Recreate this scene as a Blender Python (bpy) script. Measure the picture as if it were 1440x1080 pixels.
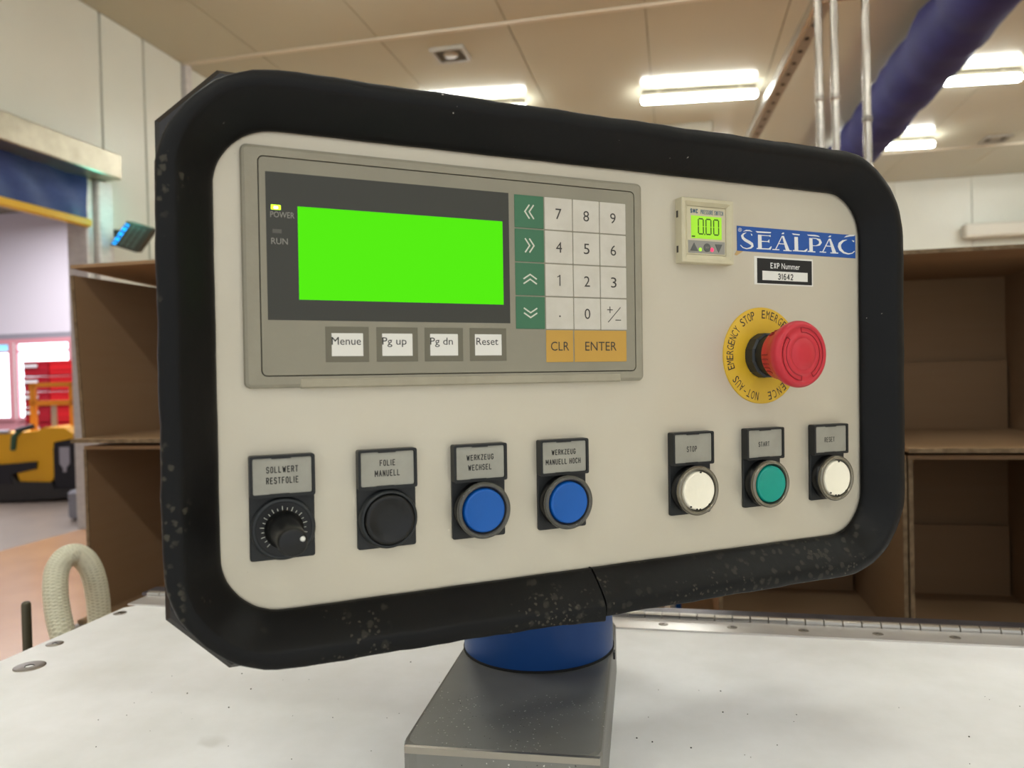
import bpy, math, random
from mathutils import Vector, Matrix
random.seed(7)
for o in list(bpy.data.objects): bpy.data.objects.remove(o)
SC = bpy.context.scene
COL = SC.collection
# ------------------------------------------------------------------ camera
FPX = 1054.58                       # focal length in pixels of the 1440 px wide frame
CAMZ = 1.15                         # eye height above the floor
def nz(v): return Vector(v).normalized()
_U = nz((-.025, 1, .0155))          # world up seen in camera axes (slight roll and pitch)
_d = Vector(((950-720)/FPX, 0, -1)); _Y = (_d-_U*_d.dot(_U)).normalized()
_X = _Y.cross(_U)
CW = Matrix((_X, _Y, _U))           # camera axes -> world axes
cd = bpy.data.cameras.new('camera'); cam = bpy.data.objects.new('camera', cd); COL.objects.link(cam)
cd.sensor_width = 36; cd.lens = 36*FPX/1440; cd.clip_start = .01; cd.clip_end = 100
cd.dof.use_dof = True; cd.dof.focus_distance = .46; cd.dof.aperture_fstop = 10.5
cam.matrix_world = Matrix.Translation((0, 0, CAMZ)) @ CW.to_4x4()
SC.camera = cam
# ------------------------------------------------------------------ view, world
SC.view_settings.view_transform = 'Standard'; SC.view_settings.look = 'None'
SC.view_settings.exposure = 0.12; SC.view_settings.gamma = 1; SC.view_settings.use_curve_mapping = False
W = bpy.data.worlds.new('world'); SC.world = W; W.use_nodes = True
W.node_tree.nodes['Background'].inputs[0].default_value = (.97, 1.0, 1.0, 1)
W.node_tree.nodes['Background'].inputs[1].default_value = .86
TUBE = 44.0                         # emission of the fluorescent tubes
def area(name, loc, rot, sx, sy, e, col):
    l = bpy.data.lights.new(name, 'AREA'); l.shape = 'RECTANGLE'; l.size = sx; l.size_y = sy; l.energy = e; l.color = col
    o = bpy.data.objects.new(name, l); COL.objects.link(o); o.location = loc; o.rotation_euler = rot; return o
area('bay_fill_light', (-8.5, 7.5, 3.9), (0, 0, 0), 4, 5, 430, (1, .97, 1))  # unseen lamp added overhead to brighten the loading bay, not a real roof opening
# ------------------------------------------------------------------ materials
def lin(c):
    return tuple((x/255/12.92 if x/255 <= .04045 else ((x/255+.055)/1.055)**2.4) for x in c)
MATS = {}
def mat(name, rgb, rough=.5, metal=0, spec=.5, noise=None, bump=None, emit=None, coat=0, trans=0, alpha=1, ior=1.45):
    m = bpy.data.materials.new(name); m.use_nodes = True; N = m.node_tree; b = N.nodes['Principled BSDF']
    c = lin(rgb)+(1,)
    b.inputs['Base Color'].default_value = c; b.inputs['Roughness'].default_value = rough
    b.inputs['Metallic'].default_value = metal; b.inputs['Specular IOR Level'].default_value = spec
    b.inputs['Coat Weight'].default_value = coat; b.inputs['Transmission Weight'].default_value = trans
    b.inputs['IOR'].default_value = ior; b.inputs['Alpha'].default_value = alpha
    tc = N.nodes.new('ShaderNodeTexCoord')
    if noise:      # (scale, amount, stretch xyz, second colour)
        sc, am, st, c2 = noise
        mp = N.nodes.new('ShaderNodeMapping'); mp.inputs['Scale'].default_value = st
        n = N.nodes.new('ShaderNodeTexNoise'); n.inputs['Scale'].default_value = sc; n.inputs['Detail'].default_value = 5
        n.inputs['Roughness'].default_value = .6
        N.links.new(tc.outputs['Object'], mp.inputs[0]); N.links.new(mp.outputs[0], n.inputs[0])
        r = N.nodes.new('ShaderNodeMapRange'); r.inputs[1].default_value = .35; r.inputs[2].default_value = .7
        r.inputs[3].default_value = 0; r.inputs[4].default_value = am
        N.links.new(n.outputs['Fac'], r.inputs[0])
        mx = N.nodes.new('ShaderNodeMix'); mx.data_type = 'RGBA'
        N.links.new(r.outputs[0], mx.inputs[0]); mx.inputs[6].default_value = c; mx.inputs[7].default_value = lin(c2)+(1,)
        N.links.new(mx.outputs[2], b.inputs['Base Color'])
    if bump:
        sc, am, st = bump
        mp = N.nodes.new('ShaderNodeMapping'); mp.inputs['Scale'].default_value = st
        n = N.nodes.new('ShaderNodeTexNoise'); n.inputs['Scale'].default_value = sc; n.inputs['Detail'].default_value = 4
        bp = N.nodes.new('ShaderNodeBump'); bp.inputs['Strength'].default_value = am; bp.inputs['Distance'].default_value = .001
        N.links.new(tc.outputs['Object'], mp.inputs[0]); N.links.new(mp.outputs[0], n.inputs[0])
        N.links.new(n.outputs['Fac'], bp.inputs['Height']); N.links.new(bp.outputs[0], b.inputs['Normal'])
    if emit:
        b.inputs['Emission Color'].default_value = lin(emit[0])+(1,); b.inputs['Emission Strength'].default_value = emit[1]
    MATS[name] = m; return m
def spots(m, layers):
    """wear with a shape of its own: voronoi dabs; layer = (scale, radius, colour, noise scale, threshold, axis mask or None)"""
    N = m.node_tree; b = N.nodes['Principled BSDF']; tc = N.nodes.new('ShaderNodeTexCoord')
    for sc, rad, c2, ns, th, mask in layers:
        src = b.inputs['Base Color'].links[0].from_socket if b.inputs['Base Color'].links else None
        v = N.nodes.new('ShaderNodeTexVoronoi'); v.inputs['Scale'].default_value = sc; v.inputs['Randomness'].default_value = 1
        w = N.nodes.new('ShaderNodeTexNoise'); w.inputs['Scale'].default_value = sc*1.7; w.inputs['Detail'].default_value = 2
        ad = N.nodes.new('ShaderNodeMixRGB'); ad.blend_type = 'ADD'; ad.inputs[0].default_value = .6/sc
        N.links.new(tc.outputs['Object'], w.inputs[0]); N.links.new(tc.outputs['Object'], ad.inputs[1]); N.links.new(w.outputs['Color'], ad.inputs[2])
        N.links.new(ad.outputs[0], v.inputs['Vector'])
        lt = N.nodes.new('ShaderNodeMapRange'); lt.inputs[1].default_value = rad; lt.inputs[2].default_value = rad*.6
        lt.inputs[3].default_value = 0; lt.inputs[4].default_value = 1
        N.links.new(v.outputs['Distance'], lt.inputs[0])
        n = N.nodes.new('ShaderNodeTexNoise'); n.inputs['Scale'].default_value = ns; n.inputs['Detail'].default_value = 3
        N.links.new(tc.outputs['Object'], n.inputs[0])
        val = n.outputs['Fac']
        if mask:   # (ax, ay, bias): adds ax*|x-cx| style ramp so the wear gathers at knocked corners
            sx = N.nodes.new('ShaderNodeSeparateXYZ'); N.links.new(tc.outputs['Object'], sx.inputs[0])
            r = N.nodes.new('ShaderNodeMapRange'); r.inputs[1].default_value = mask[1]; r.inputs[2].default_value = mask[2]
            r.inputs[3].default_value = -.35; r.inputs[4].default_value = mask[3]
            N.links.new(sx.outputs[mask[0]], r.inputs[0])
            a = N.nodes.new('ShaderNodeMath'); a.operation = 'ADD'
            N.links.new(val, a.inputs[0]); N.links.new(r.outputs[0], a.inputs[1]); val = a.outputs[0]
        t = N.nodes.new('ShaderNodeMapRange'); t.inputs[1].default_value = th; t.inputs[2].default_value = th+.06
        N.links.new(val, t.inputs[0])
        mu = N.nodes.new('ShaderNodeMath'); mu.operation = 'MULTIPLY'
        N.links.new(lt.outputs[0], mu.inputs[0]); N.links.new(t.outputs[0], mu.inputs[1])
        mx = N.nodes.new('ShaderNodeMix'); mx.data_type = 'RGBA'
        N.links.new(mu.outputs[0], mx.inputs[0]); mx.inputs[7].default_value = lin(c2)+(1,)
        if src: N.links.new(src, mx.inputs[6])
        else: mx.inputs[6].default_value = b.inputs['Base Color'].default_value
        N.links.new(mx.outputs[2], b.inputs['Base Color'])
    return m
S1 = (1, 1, 1)
mat('rubber', (7, 7, 8), .46, spec=.26, noise=(9, .5, S1, (14, 15, 15)), bump=(60, .5, S1))
spots(MATS['rubber'], [(210, .36, (60, 57, 48), 24, .56, (0, -.145, -.175, .06)),
                       (150, .36, (44, 42, 36), 16, .56, (1, .03, -.13, .12)),
                       (330, .32, (66, 62, 53), 26, .60, (1, -.01, -.14, .13)),
                       (460, .30, (96, 90, 76), 30, .64, (1, -.085, -.14, .14)),
                       (260, .22, (106, 99, 86), 40, .64, (1, -.03, -.14, .08)),
                       (150, .07, (205, 200, 188), 40, .57, None)])
mat('enclosure_paint', (50, 48, 48), .16, .4, spec=.8, noise=(30, .6, S1, (38, 34, 31)))
mat('faceplate_metal', (206, 199, 182), .42, .35, noise=(14, .6, S1, (203, 194, 174)), bump=(300, .05, (1, 8, 1)))
spots(MATS['faceplate_metal'], [(120, .05, (110, 102, 90), 30, .60, None), (60, .09, (214, 209, 198), 20, .66, (0, -.05, -.15, .12))])
mat('bezel_plastic', (150, 145, 128), .5, noise=(60, .45, S1, (136, 129, 112)), bump=(500, .08, S1))
mat('bezel_bead', (165, 158, 138), .5, noise=(60, .45, S1, (146, 139, 120)))
mat('film_beige', (143, 138, 121), .45, noise=(35, .45, S1, (133, 128, 113)))
mat('film_dark', (56, 56, 49), .4)
mat('groove', (38, 34, 28), .8)
mat('lcd_green', (16, 50, 4), .3, emit=((84, 238, 0), .88), spec=.1)
mat('key_white', (205, 200, 188), .45, noise=(90, .6, S1, (190, 184, 170)))
mat('key_green', (62, 112, 82), .45)
mat('key_amber', (192, 150, 66), .45)
mat('key_frame', (108, 104, 88), .45)
mat('paper_white', (228, 226, 218), .6)
mat('print_black', (28, 27, 26), .6)
mat('print_dark', (58, 55, 50), .6)
mat('print_grey', (150, 148, 138), .6)
mat('print_pale', (214, 214, 200), .6)
mat('led_on', (190, 255, 40), .3, emit=((190, 255, 30), 2.2))
mat('led_core', (240, 255, 200), .3, emit=((240, 255, 190), 3))
mat('led_off', (92, 90, 82), .4)
mat('black_plastic', (25, 27, 28), .45, noise=(80, .5, S1, (31, 33, 33)))
mat('black_gloss', (11, 11, 11), .32)
mat('collar_grey', (38, 41, 43), .45)
mat('insert_alu', (163, 161, 150), .42, .25, noise=(70, .6, S1, (146, 144, 132)))
mat('cap_blue', (0, 84, 164), .35, emit=((0, 80, 190), .05))
mat('cap_teal', (0, 146, 130), .35, emit=((0, 140, 125), .05))
mat('cap_white', (238, 232, 212), .35, emit=((240, 232, 205), .10))
mat('ring_clear', (120, 118, 110), .10, 0, spec=.8, trans=.6)
mat('ring_inner', (70, 67, 60), .3)
mat('ring_metal', (128, 122, 108), .16, .6, spec=.8)
mat('stop_red', (196, 46, 58), .34, spec=.45)
mat('stop_red_groove', (150, 34, 44), .5)
mat('stop_yellow', (216, 176, 44), .42, noise=(50, .5, S1, (202, 160, 36)))
mat('white_dot', (225, 225, 218), .4)
mat('cream_plastic', (205, 197, 168), .5, noise=(70, .5, S1, (190, 180, 150)))
mat('lcd_lime', (150, 205, 50), .4, emit=((140, 205, 40), .42))
mat('lcd_seg', (44, 88, 22), .5)
mat('grey_strip', (150, 148, 140), .5)
mat('btn_grey', (92, 94, 92), .5)
mat('led_red', (240, 60, 100), .4, emit=((255, 50, 100), .9))
mat('led_lime', (160, 220, 60), .4, emit=((160, 225, 60), .6))
mat('print_blue', (70, 104, 128), .6)
mat('sign_blue', (28, 82, 162), .35, spec=.6)
mat('sign_white', (232, 232, 230), .45)
mat('tape_brown', (190, 160, 110), .6)
mat('lid_white', (246, 246, 247), .42, noise=(9, .8, S1, (226, 226, 223)), bump=(25, .15, S1))
spots(MATS['lid_white'], [(60, .035, (110, 105, 98), 9, .55, None), (28, .12, (238, 236, 232), 12, .60, None), (16, .2, (196, 194, 186), 5, .60, None)])
mat('steel', (178, 174, 168), .28, .9, noise=(40, .5, S1, (150, 146, 140)))
mat('steel_leaf', (214, 210, 206), .3, .5, noise=(40, .5, S1, (196, 192, 188)))
mat('steel_dull', (150, 146, 140), .42, .8, noise=(60, .6, S1, (110, 106, 104)))
mat('steel_dark', (104, 100, 106), .4, .7, noise=(60, .7, S1, (70, 66, 72)))
mat('screw_steel', (150, 144, 136), .35, .85)
mat('hole_dark', (20, 19, 18), .8)
mat('housing_alu', (136, 135, 130), .42, .3, noise=(30, .5, (1, 1, 1), (122, 121, 115)))
spots(MATS['housing_alu'], [(330, .16, (225, 222, 215), 30, .55, (1, -.0, -.05, .12)), (290, .12, (30, 28, 26), 36, .56, (1, 0, -.05, .08))])
mat('housing_edge', (176, 170, 158), .3, .8)
mat('post_blue', (8, 68, 136), .36, spec=.4, noise=(30, .4, S1, (6, 58, 118)))
mat('cardboard', (152, 124, 95), .85, spec=.15, noise=(4, .6, (1, 1, 14), (148, 118, 87)))
mat('cardboard_edge', (132, 112, 88), .9, spec=.1, noise=(90, 1, S1, (92, 76, 58)))
mat('wall_panel', (218, 219, 208), .34, spec=.5, noise=(1.2, .4, S1, (209, 209, 197)))
mat('wall_joint', (128, 120, 104), .7)
mat('ceiling_panel', (190, 186, 166), .13, spec=.22, noise=(.8, .4, S1, (184, 180, 164)))
mat('ceiling_strip', (206, 196, 176), .4)
mat('bay_wall', (222, 218, 228), .6)
mat('bay_pink', (214, 150, 160), .6)
mat('window_day', (235, 248, 255), .3, emit=((225, 245, 255), 3.2))
mat('window_sky', (150, 215, 240), .3, emit=((120, 205, 240), 1.1))
mat('floor_room', (214, 168, 130), .22, spec=.6, noise=(3, .6, S1, (196, 150, 116)), bump=(30, .5, S1))
mat('floor_bay', (150, 138, 128), .35, noise=(4, .6, S1, (128, 118, 114)))
mat('curtain_blue', (38, 58, 118), .5, noise=(5, .6, (1, 1, 3), (58, 78, 136)), bump=(6, .8, (1, 1, 3)))
mat('curtain_yellow', (222, 176, 40), .5)
mat('header_metal', (176, 168, 150), .34, .85, noise=(6, .6, (1, 1, 1), (136, 130, 114)))
mat('jamb_metal', (216, 211, 208), .35, .2, noise=(14, .6, (1, 1, 3), (190, 184, 182)))
mat('tube_body', (216, 212, 200), .4)
mat('tube_lit', (255, 252, 235), .3, emit=((251, 255, 250), TUBE))
mat('duct_blue', (38, 40, 110), .75, noise=(5, .6, S1, (30, 31, 88)), bump=(9, 1, S1))
mat('duct_seam', (130, 140, 170), .6)
mat('pole_steel', (172, 166, 158), .2, .85)
mat('truck_yellow', (250, 184, 36), .4)
mat('truck_black', (36, 35, 42), .5)
mat('truck_skirt', (52, 50, 50), .5)
mat('truck_decal', (176, 172, 184), .5)
mat('truck_lever', (60, 92, 70), .5)
mat('truck_frame', (236, 158, 50), .45)
mat('crate_red', (206, 24, 34), .4)
mat('crate_dark', (168, 20, 40), .4)
mat('crate_label', (240, 240, 246), .5)
mat('hose', (196, 193, 168), .3, spec=.5, noise=(60, .5, S1, (182, 178, 152)))
mat('hose_braid', (226, 223, 202), .35)
mat('rod', (86, 82, 66), .4, .5)
mat('display_case', (70, 68, 58), .6)
mat('display_seg', (120, 146, 140), .5)
mat('display_blue', (20, 170, 255), .4, emit=((10, 160, 255), 3.2))
mat('vent_dark', (84, 80, 70), .5)
mat('vent_light', (168, 164, 152), .5)
mat('bag_grey', (146, 144, 146), .5)
mat('bag_white', (224, 220, 208), .5)
mat('cooler_grey', (140, 132, 116), .5)
mat('kerb_grey', (150, 150, 160), .7)
# ------------------------------------------------------------------ mesh helpers
def rrect(x0, y0, x1, y1, r, z, n=5, off=0):
    """rounded rectangle loop, anticlockwise from the bottom right corner; off grows it outwards"""
    x0 -= off; y0 -= off; x1 += off; y1 += off; r = max(r+off, .01)
    P = []
    for cx, cy, a0 in ((x1-r, y0+r, -90), (x1-r, y1-r, 0), (x0+r, y1-r, 90), (x0+r, y0+r, 180)):
        for i in range(n+1):
            a = math.radians(a0+90*i/n); P.append((cx+r*math.cos(a), cy+r*math.sin(a), z))
    return P
def circ(cx, cy, r, z, n=32, a0=0):
    return [(cx+r*math.cos(a0+2*math.pi*i/n), cy+r*math.sin(a0+2*math.pi*i/n), z) for i in range(n)]
STROKES = {'S': [[(1, .82), (.78, 1), (.22, 1), (0, .82), (0, .62), (.2, .52), (.8, .48), (1, .38), (1, .18), (.78, 0), (.22, 0), (0, .18)]],
 'O': [[(.25, 0), (0, .2), (0, .8), (.25, 1), (.75, 1), (1, .8), (1, .2), (.75, 0), (.25, 0)]], 'L': [[(0, 1), (0, 0), (1, 0)]],
 'W': [[(0, 1), (.25, 0), (.5, .8), (.75, 0), (1, 1)]], 'E': [[(1, 1), (0, 1), (0, 0), (1, 0)], [(0, .52), (.8, .52)]],
 'R': [[(0, 0), (0, 1), (.75, 1), (1, .85), (1, .65), (.75, .5), (0, .5)], [(.55, .5), (1, 0)]], 'T': [[(0, 1), (1, 1)], [(.5, 1), (.5, 0)]],
 'F': [[(0, 0), (0, 1), (1, 1)], [(0, .52), (.8, .52)]], 'I': [[(.5, 0), (.5, 1)]], 'M': [[(0, 0), (0, 1), (.5, .3), (1, 1), (1, 0)]],
 'A': [[(0, 0), (.5, 1), (1, 0)], [(.2, .33), (.8, .33)]], 'N': [[(0, 0), (0, 1), (1, 0), (1, 1)]], 'U': [[(0, 1), (0, .2), (.25, 0), (.75, 0), (1, .2), (1, 1)]],
 'K': [[(0, 0), (0, 1)], [(1, 1), (0, .4)], [(.3, .58), (1, 0)]], 'Z': [[(0, 1), (1, 1), (0, 0), (1, 0)]],
 'G': [[(1, .82), (.75, 1), (.25, 1), (0, .8), (0, .2), (.25, 0), (.75, 0), (1, .2), (1, .45), (.6, .45)]], 'C': [[(1, .82), (.75, 1), (.25, 1), (0, .8), (0, .2), (.25, 0), (.75, 0), (1, .18)]],
 'H': [[(0, 0), (0, 1)], [(1, 0), (1, 1)], [(0, .5), (1, .5)]], 'P': [[(0, 0), (0, 1), (.75, 1), (1, .85), (1, .62), (.75, .47), (0, .47)]], 'X': [[(0, 0), (1, 1)], [(0, 1), (1, 0)]],
 '3': [[(0, .85), (.25, 1), (.75, 1), (1, .82), (1, .65), (.75, .53), (.4, .53)], [(.75, .53), (1, .4), (1, .18), (.75, 0), (.25, 0), (0, .15)]], '1': [[(.2, .8), (.8, 1), (.8, 0)]],
 '6': [[(.9, .95), (.6, 1), (.25, .9), (0, .55), (0, .2), (.25, 0), (.75, 0), (1, .2), (1, .4), (.75, .58), (.25, .58), (0, .42)]], '4': [[(.75, 0), (.75, 1), (0, .3), (1, .3)]],
 '2': [[(0, .82), (.25, 1), (.75, 1), (1, .82), (1, .62), (0, 0), (1, 0)]]}
class MB:
    def __init__(s, scale=1.0): s.v = []; s.f = []; s.m = []; s.mats = []; s.k = scale; s.sm = []; s.T = None
    def mi(s, mt):
        if mt not in s.mats: s.mats.append(mt)
        return s.mats.index(mt)
    def add(s, vs, fs, mt=None, smooth=False):
        b = len(s.v); k = s.k
        if mt is None: mt = s.mats[0] if s.mats else None
        i = s.mi(mt)
        for p in vs:
            p = Vector(p)
            if s.T is not None: p = s.T @ p
            s.v.append((p[0]*k, p[1]*k, p[2]*k))
        for f in fs: s.f.append([b+q for q in f]); s.m.append(i); s.sm.append(smooth)
        return s
    def loft(s, loops, mt, c0=True, c1=True, smooth=False, close=True):
        n = len(loops[0]); vs = [p for l in loops for p in l]; fs = []
        for k in range(len(loops)-1):
            for i in range(n if close else n-1):
                j = (i+1) % n; fs.append([k*n+i, k*n+j, (k+1)*n+j, (k+1)*n+i])
        s.add(vs, fs, mt, smooth)
        if c0: s.add(loops[0], [list(range(n))[::-1]], mt)
        if c1: s.add(loops[-1], [list(range(n))], mt)
        return s
    def box(s, x0, y0, z0, x1, y1, z1, mt, bev=0):
        if bev:
            return s.loft([rrect(x0+bev, y0+bev, x1-bev, y1-bev, .01, z0, 1, 0), rrect(x0, y0, x1, y1, bev, z0+bev, 1), rrect(x0, y0, x1, y1, bev, z1-bev, 1), rrect(x0+bev, y0+bev, x1-bev, y1-bev, .01, z1, 1)], mt)
        vs = [(x0, y0, z0), (x1, y0, z0), (x1, y1, z0), (x0, y1, z0), (x0, y0, z1), (x1, y0, z1), (x1, y1, z1), (x0, y1, z1)]
        return s.add(vs, [(3, 2, 1, 0), (4, 5, 6, 7), (0, 1, 5, 4), (1, 2, 6, 5), (2, 3, 7, 6), (3, 0, 4, 7)], mt)
    def lathe(s, cx, cy, prof, mt, n=36, c0=True, c1=True, smooth=True):
        return s.loft([circ(cx, cy, r, z, n) for r, z in prof], mt, c0, c1, smooth)
    def ring(s, o0, i0, z0, z1, mt):
        """frame between outer loop o0 and inner loop i0 (xy lists), extruded"""
        n = len(o0)
        vs = [(p[0], p[1], z0) for p in o0]+[(p[0], p[1], z1) for p in o0]+[(p[0], p[1], z1) for p in i0]+[(p[0], p[1], z0) for p in i0]
        fs = []
        for q in range(4):
            for i in range(n):
                j = (i+1) % n; a = q*n; b = ((q+1) % 4)*n
                fs.append([a+i, a+j, b+j, b+i])
        return s.add(vs, fs, mt)
    def tube(s, pts, r, mt, n=12, cap=True, smooth=True):
        loops = []; up = Vector((0, 0, 1)); prev = None
        for i, p in enumerate(pts):
            a = Vector(pts[max(0, i-1)]); b = Vector(pts[min(len(pts)-1, i+1)]); t = (b-a).normalized()
            if prev is None:
                x = t.cross(up)
                if x.length < .1: x = t.cross(Vector((1, 0, 0)))
            else: x = prev-t*prev.dot(t)
            x.normalize(); prev = x; y = t.cross(x)
            rr = r[i] if isinstance(r, (list, tuple)) else r
            loops.append([tuple(Vector(p)+(x*math.cos(2*math.pi*k/n)+y*math.sin(2*math.pi*k/n))*rr) for k in range(n)])
        return s.loft(loops, mt, cap, cap, smooth)
    def prism(s, poly, z0, z1, mt):
        return s.loft([[(p[0], p[1], z0) for p in poly], [(p[0], p[1], z1) for p in poly]], mt)
    def poly(s, pts, mt): return s.add(pts, [list(range(len(pts)))], mt)
    def stroke(s, path, w, z0, z1, mt):
        for a, b in zip(path, path[1:]):
            dx, dy = b[0]-a[0], b[1]-a[1]; l = math.hypot(dx, dy) or 1; nx, ny = -dy/l*w/2, dx/l*w/2; ex, ey = dx/l*w*.3, dy/l*w*.3
            s.prism([(a[0]-ex-nx, a[1]-ey-ny), (b[0]+ex-nx, b[1]+ey-ny), (b[0]+ex+nx, b[1]+ey+ny), (a[0]-ex+nx, a[1]-ey+ny)], z0, z1, mt)
        return s
    def text(s, txt, x0, y0, x1, y1, z, mt, bold=0, T=None):
        cu = bpy.data.curves.new('t', 'FONT'); cu.body = txt; cu.size = 1; cu.resolution_u = 3; cu.offset = bold
        ob = bpy.data.objects.new('t', cu); me = bpy.data.meshes.new_from_object(ob)
        vs = [v.co.copy() for v in me.vertices]; fs = [list(p.vertices) for p in me.polygons]
        ax = min(v.x for v in vs); bx = max(v.x for v in vs); ay = min(v.y for v in vs); by = max(v.y for v in vs)
        out = []
        for v in vs:
            p = Vector((x0+(v.x-ax)/(bx-ax)*(x1-x0), y0+(v.y-ay)/(by-ay)*(y1-y0), z))
            out.append(T @ p if T is not None else p)
        s.add(out, fs, mt)
        bpy.data.objects.remove(ob); bpy.data.meshes.remove(me); bpy.data.curves.remove(cu)
        return s
    def line(s, txt, x0, y0, x1, y1, z, mt, w=.5):
        """engraved single stroke capitals fitted between x0 and x1"""
        tot = sum(.45 if c in 'I1 ' else 1.25 if c in 'WM' else 1.0 for c in txt)+.32*(len(txt)-1); u = (x1-x0)/tot; x = x0
        for c in txt:
            cw = (.45 if c in 'I1 ' else 1.25 if c in 'WM' else 1.0)*u
            for pth in STROKES.get(c, []): s.stroke([(x+w/2+a*(cw-w), y0+w/2+b_*(y1-y0-w)) for a, b_ in pth], w, z-.03, z, mt)
            x += cw+.32*u
        return s
    def mesh(s, name):
        me = bpy.data.meshes.new(name); me.from_pydata(s.v, [], s.f)
        for mt in s.mats: me.materials.append(MATS[mt])
        me.polygons.foreach_set('material_index', s.m); me.polygons.foreach_set('use_smooth', s.sm)
        me.update(); return me
def obj(name, mb, parent=None, label=None, kind=None, loc=None):
    o = bpy.data.objects.new(name, mb.mesh(name)); COL.objects.link(o)
    if parent is not None: o.parent = parent
    if loc is not None: o.location = loc
    if label: o['label'] = label
    if kind: o['kind'] = kind
    return o
def empty(name, loc=(0, 0, 0), rz=0, parent=None):
    o = bpy.data.objects.new(name, None); COL.objects.link(o); o.location = loc; o.rotation_euler = (0, 0, rz); o.empty_display_size = .05
    if parent is not None: o.parent = parent
    return o
def tag(o, label, cat, group=None):
    o['label'] = label; o['category'] = cat
    if group: o['group'] = group
    return o

# ================================================================== THE SETTING (metres; eye height CAMZ)
H = CAMZ
def struct(name, mb, label=None):
    o = obj(name, mb, label=label); o['kind'] = 'structure'; return o
def s_empty(name):
    o = empty(name); o['kind'] = 'structure'; return o
f = MB(); f.box(-4.6, -3, -.1, 8.0, 13.6, 0, 'floor_room'); struct('floor', f)
f = MB(); f.box(-14, -1, -.12, -4.6, 11.2, -.01, 'floor_bay'); struct('floor_loading_bay', f)
CE = H+3.0
ceil = MB(); ceil.box(-14, -3, CE+.02, 8.2, 13.9, CE+.1, 'wall_joint'); ceil = struct('ceiling', ceil)
xs = [-3.69+1.17*k for k in range(-1, 11)]; xs = [-4.5]+[x for x in xs if x > -4.4]+[8.0]
ysm = [-3, .72, 6.34, 11.7, 13.6]
for i in range(len(xs)-1):
    for j in range(len(ysm)-1):
        b = MB(); b.box(xs[i]+.004, ysm[j]+.01, CE, xs[i+1]-.004, ysm[j+1]-.01, CE+.05, 'ceiling_panel')
        obj('ceiling_panel', b, ceil)
for y in ysm[1:-1]:
    b = MB(); b.box(-4.5, y-.022, CE-.012, 8.0, y+.022, CE+.01, 'ceiling_strip'); obj('cover_strip', b, ceil)
# left wall with the loading door opening (Y 1.4 .. 5.0)
XW = -4.5; DY0, DY1, DZ = 1.2, 5.02, H+1.62
b = MB(); b.box(XW-.14, -3, 0, XW-.06, DY0-.1, CE, 'wall_joint'); b.box(XW-.14, DY0-.1, DZ+.12, XW-.06, DY1+.1, CE, 'wall_joint'); b.box(XW-.14, DY1+.1, 0, XW-.06, 13.7, CE, 'wall_joint')
wl = struct('wall_left', b)
def wp(y0, y1, z0, z1, parent=wl):
    b = MB(); b.box(XW-.06, y0+.008, z0, XW, y1-.008, z1, 'wall_panel'); obj('wall_panel', b, parent)
for y0, y1, z0 in [(-3, -1, 0), (-1, DY0-.02, 0), (DY0, 2.4, DZ), (2.4, 3.85, DZ), (3.85, 5.28, DZ), (5.12, 5.28, 0), (5.29, 5.79, 0), (5.80, 6.32, 0), (6.44, 7.6, 0), (7.6, 8.8, 0), (8.8, 10, 0), (10, 11.2, 0), (11.2, 12.4, 0), (12.4, 13.6, 0)]:
    wp(y0, y1, z0, DZ if y0 == 5.12 else CE)
b = MB(); b.box(XW-.05, 6.34, 0, XW+.04, 6.42, CE, 'jamb_metal'); struct('trim_1', b, 'grey metal strip covering a wall joint')
b = MB(); b.box(-4.6, 13.66, 0, 8.1, 13.74, CE, 'wall_joint'); wb = struct('wall_back', b)
for k in range(11):
    b = MB(); b.box(-4.5+1.16*k+.006, 13.6, 0, -4.5+1.16*(k+1)-.006, 13.66, CE, 'wall_panel'); obj('wall_panel', b, wb)
b = MB(); b.box(8.0, -3, 0, 8.1, 13.7, CE, 'wall_panel'); struct('wall_right', b)
# door: header box, curtain, guide rail
b = MB(); b.box(XW, DY0-.1, H+1.60, XW+.25, 5.19, H+1.795, 'header_metal', .008)
dh = obj('door_header', b); dh['kind'] = 'structure'; dh['label'] = 'brushed metal roll housing above the loading door'
d1 = s_empty('door_1')
# rolled curtain: slightly rippled cloth
vs = []; fs = []; ny, nzz = 60, 8
for i in range(ny+1):
    y = DY0+(5.03-DY0)*i/ny
    for j in range(nzz+1):
        z = H+1.27+(1.66-1.27)*j/nzz
        vs.append((XW+.05+.012*math.sin(i*1.1+j*.7)+.01*math.sin(i*.47-j*.5), y, z))
for i in range(ny):
    for j in range(nzz):
        a = i*(nzz+1)+j; fs.append([a, a+nzz+1, a+nzz+2, a+1])
b = MB(); b.add(vs, fs, 'curtain_blue', True); obj('curtain', b, d1, 'blue fabric curtain rolled up')
b = MB(); b.box(XW+.02, DY0, H+1.215, XW+.085, 5.05, H+1.275, 'curtain_yellow', .01); obj('bottom_bar', b, d1, 'yellow bottom bar')
b = MB(); b.box(XW-.02, 5.03, 0, XW+.05, 5.10, H+1.60, 'jamb_metal', .01); b.box(XW-.02, 5.115, 0, XW+.09, 5.27, H+1.60, 'jamb_metal', .01)
obj('guide_rail', b, d1, 'metal guide rail of the roll door')
b = MB(); b.box(XW-.15, 5.045, 0, XW-.025, 5.118, H+1.60, 'jamb_metal'); struct('trim_2', b, 'pale grey lining of the door opening')
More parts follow.
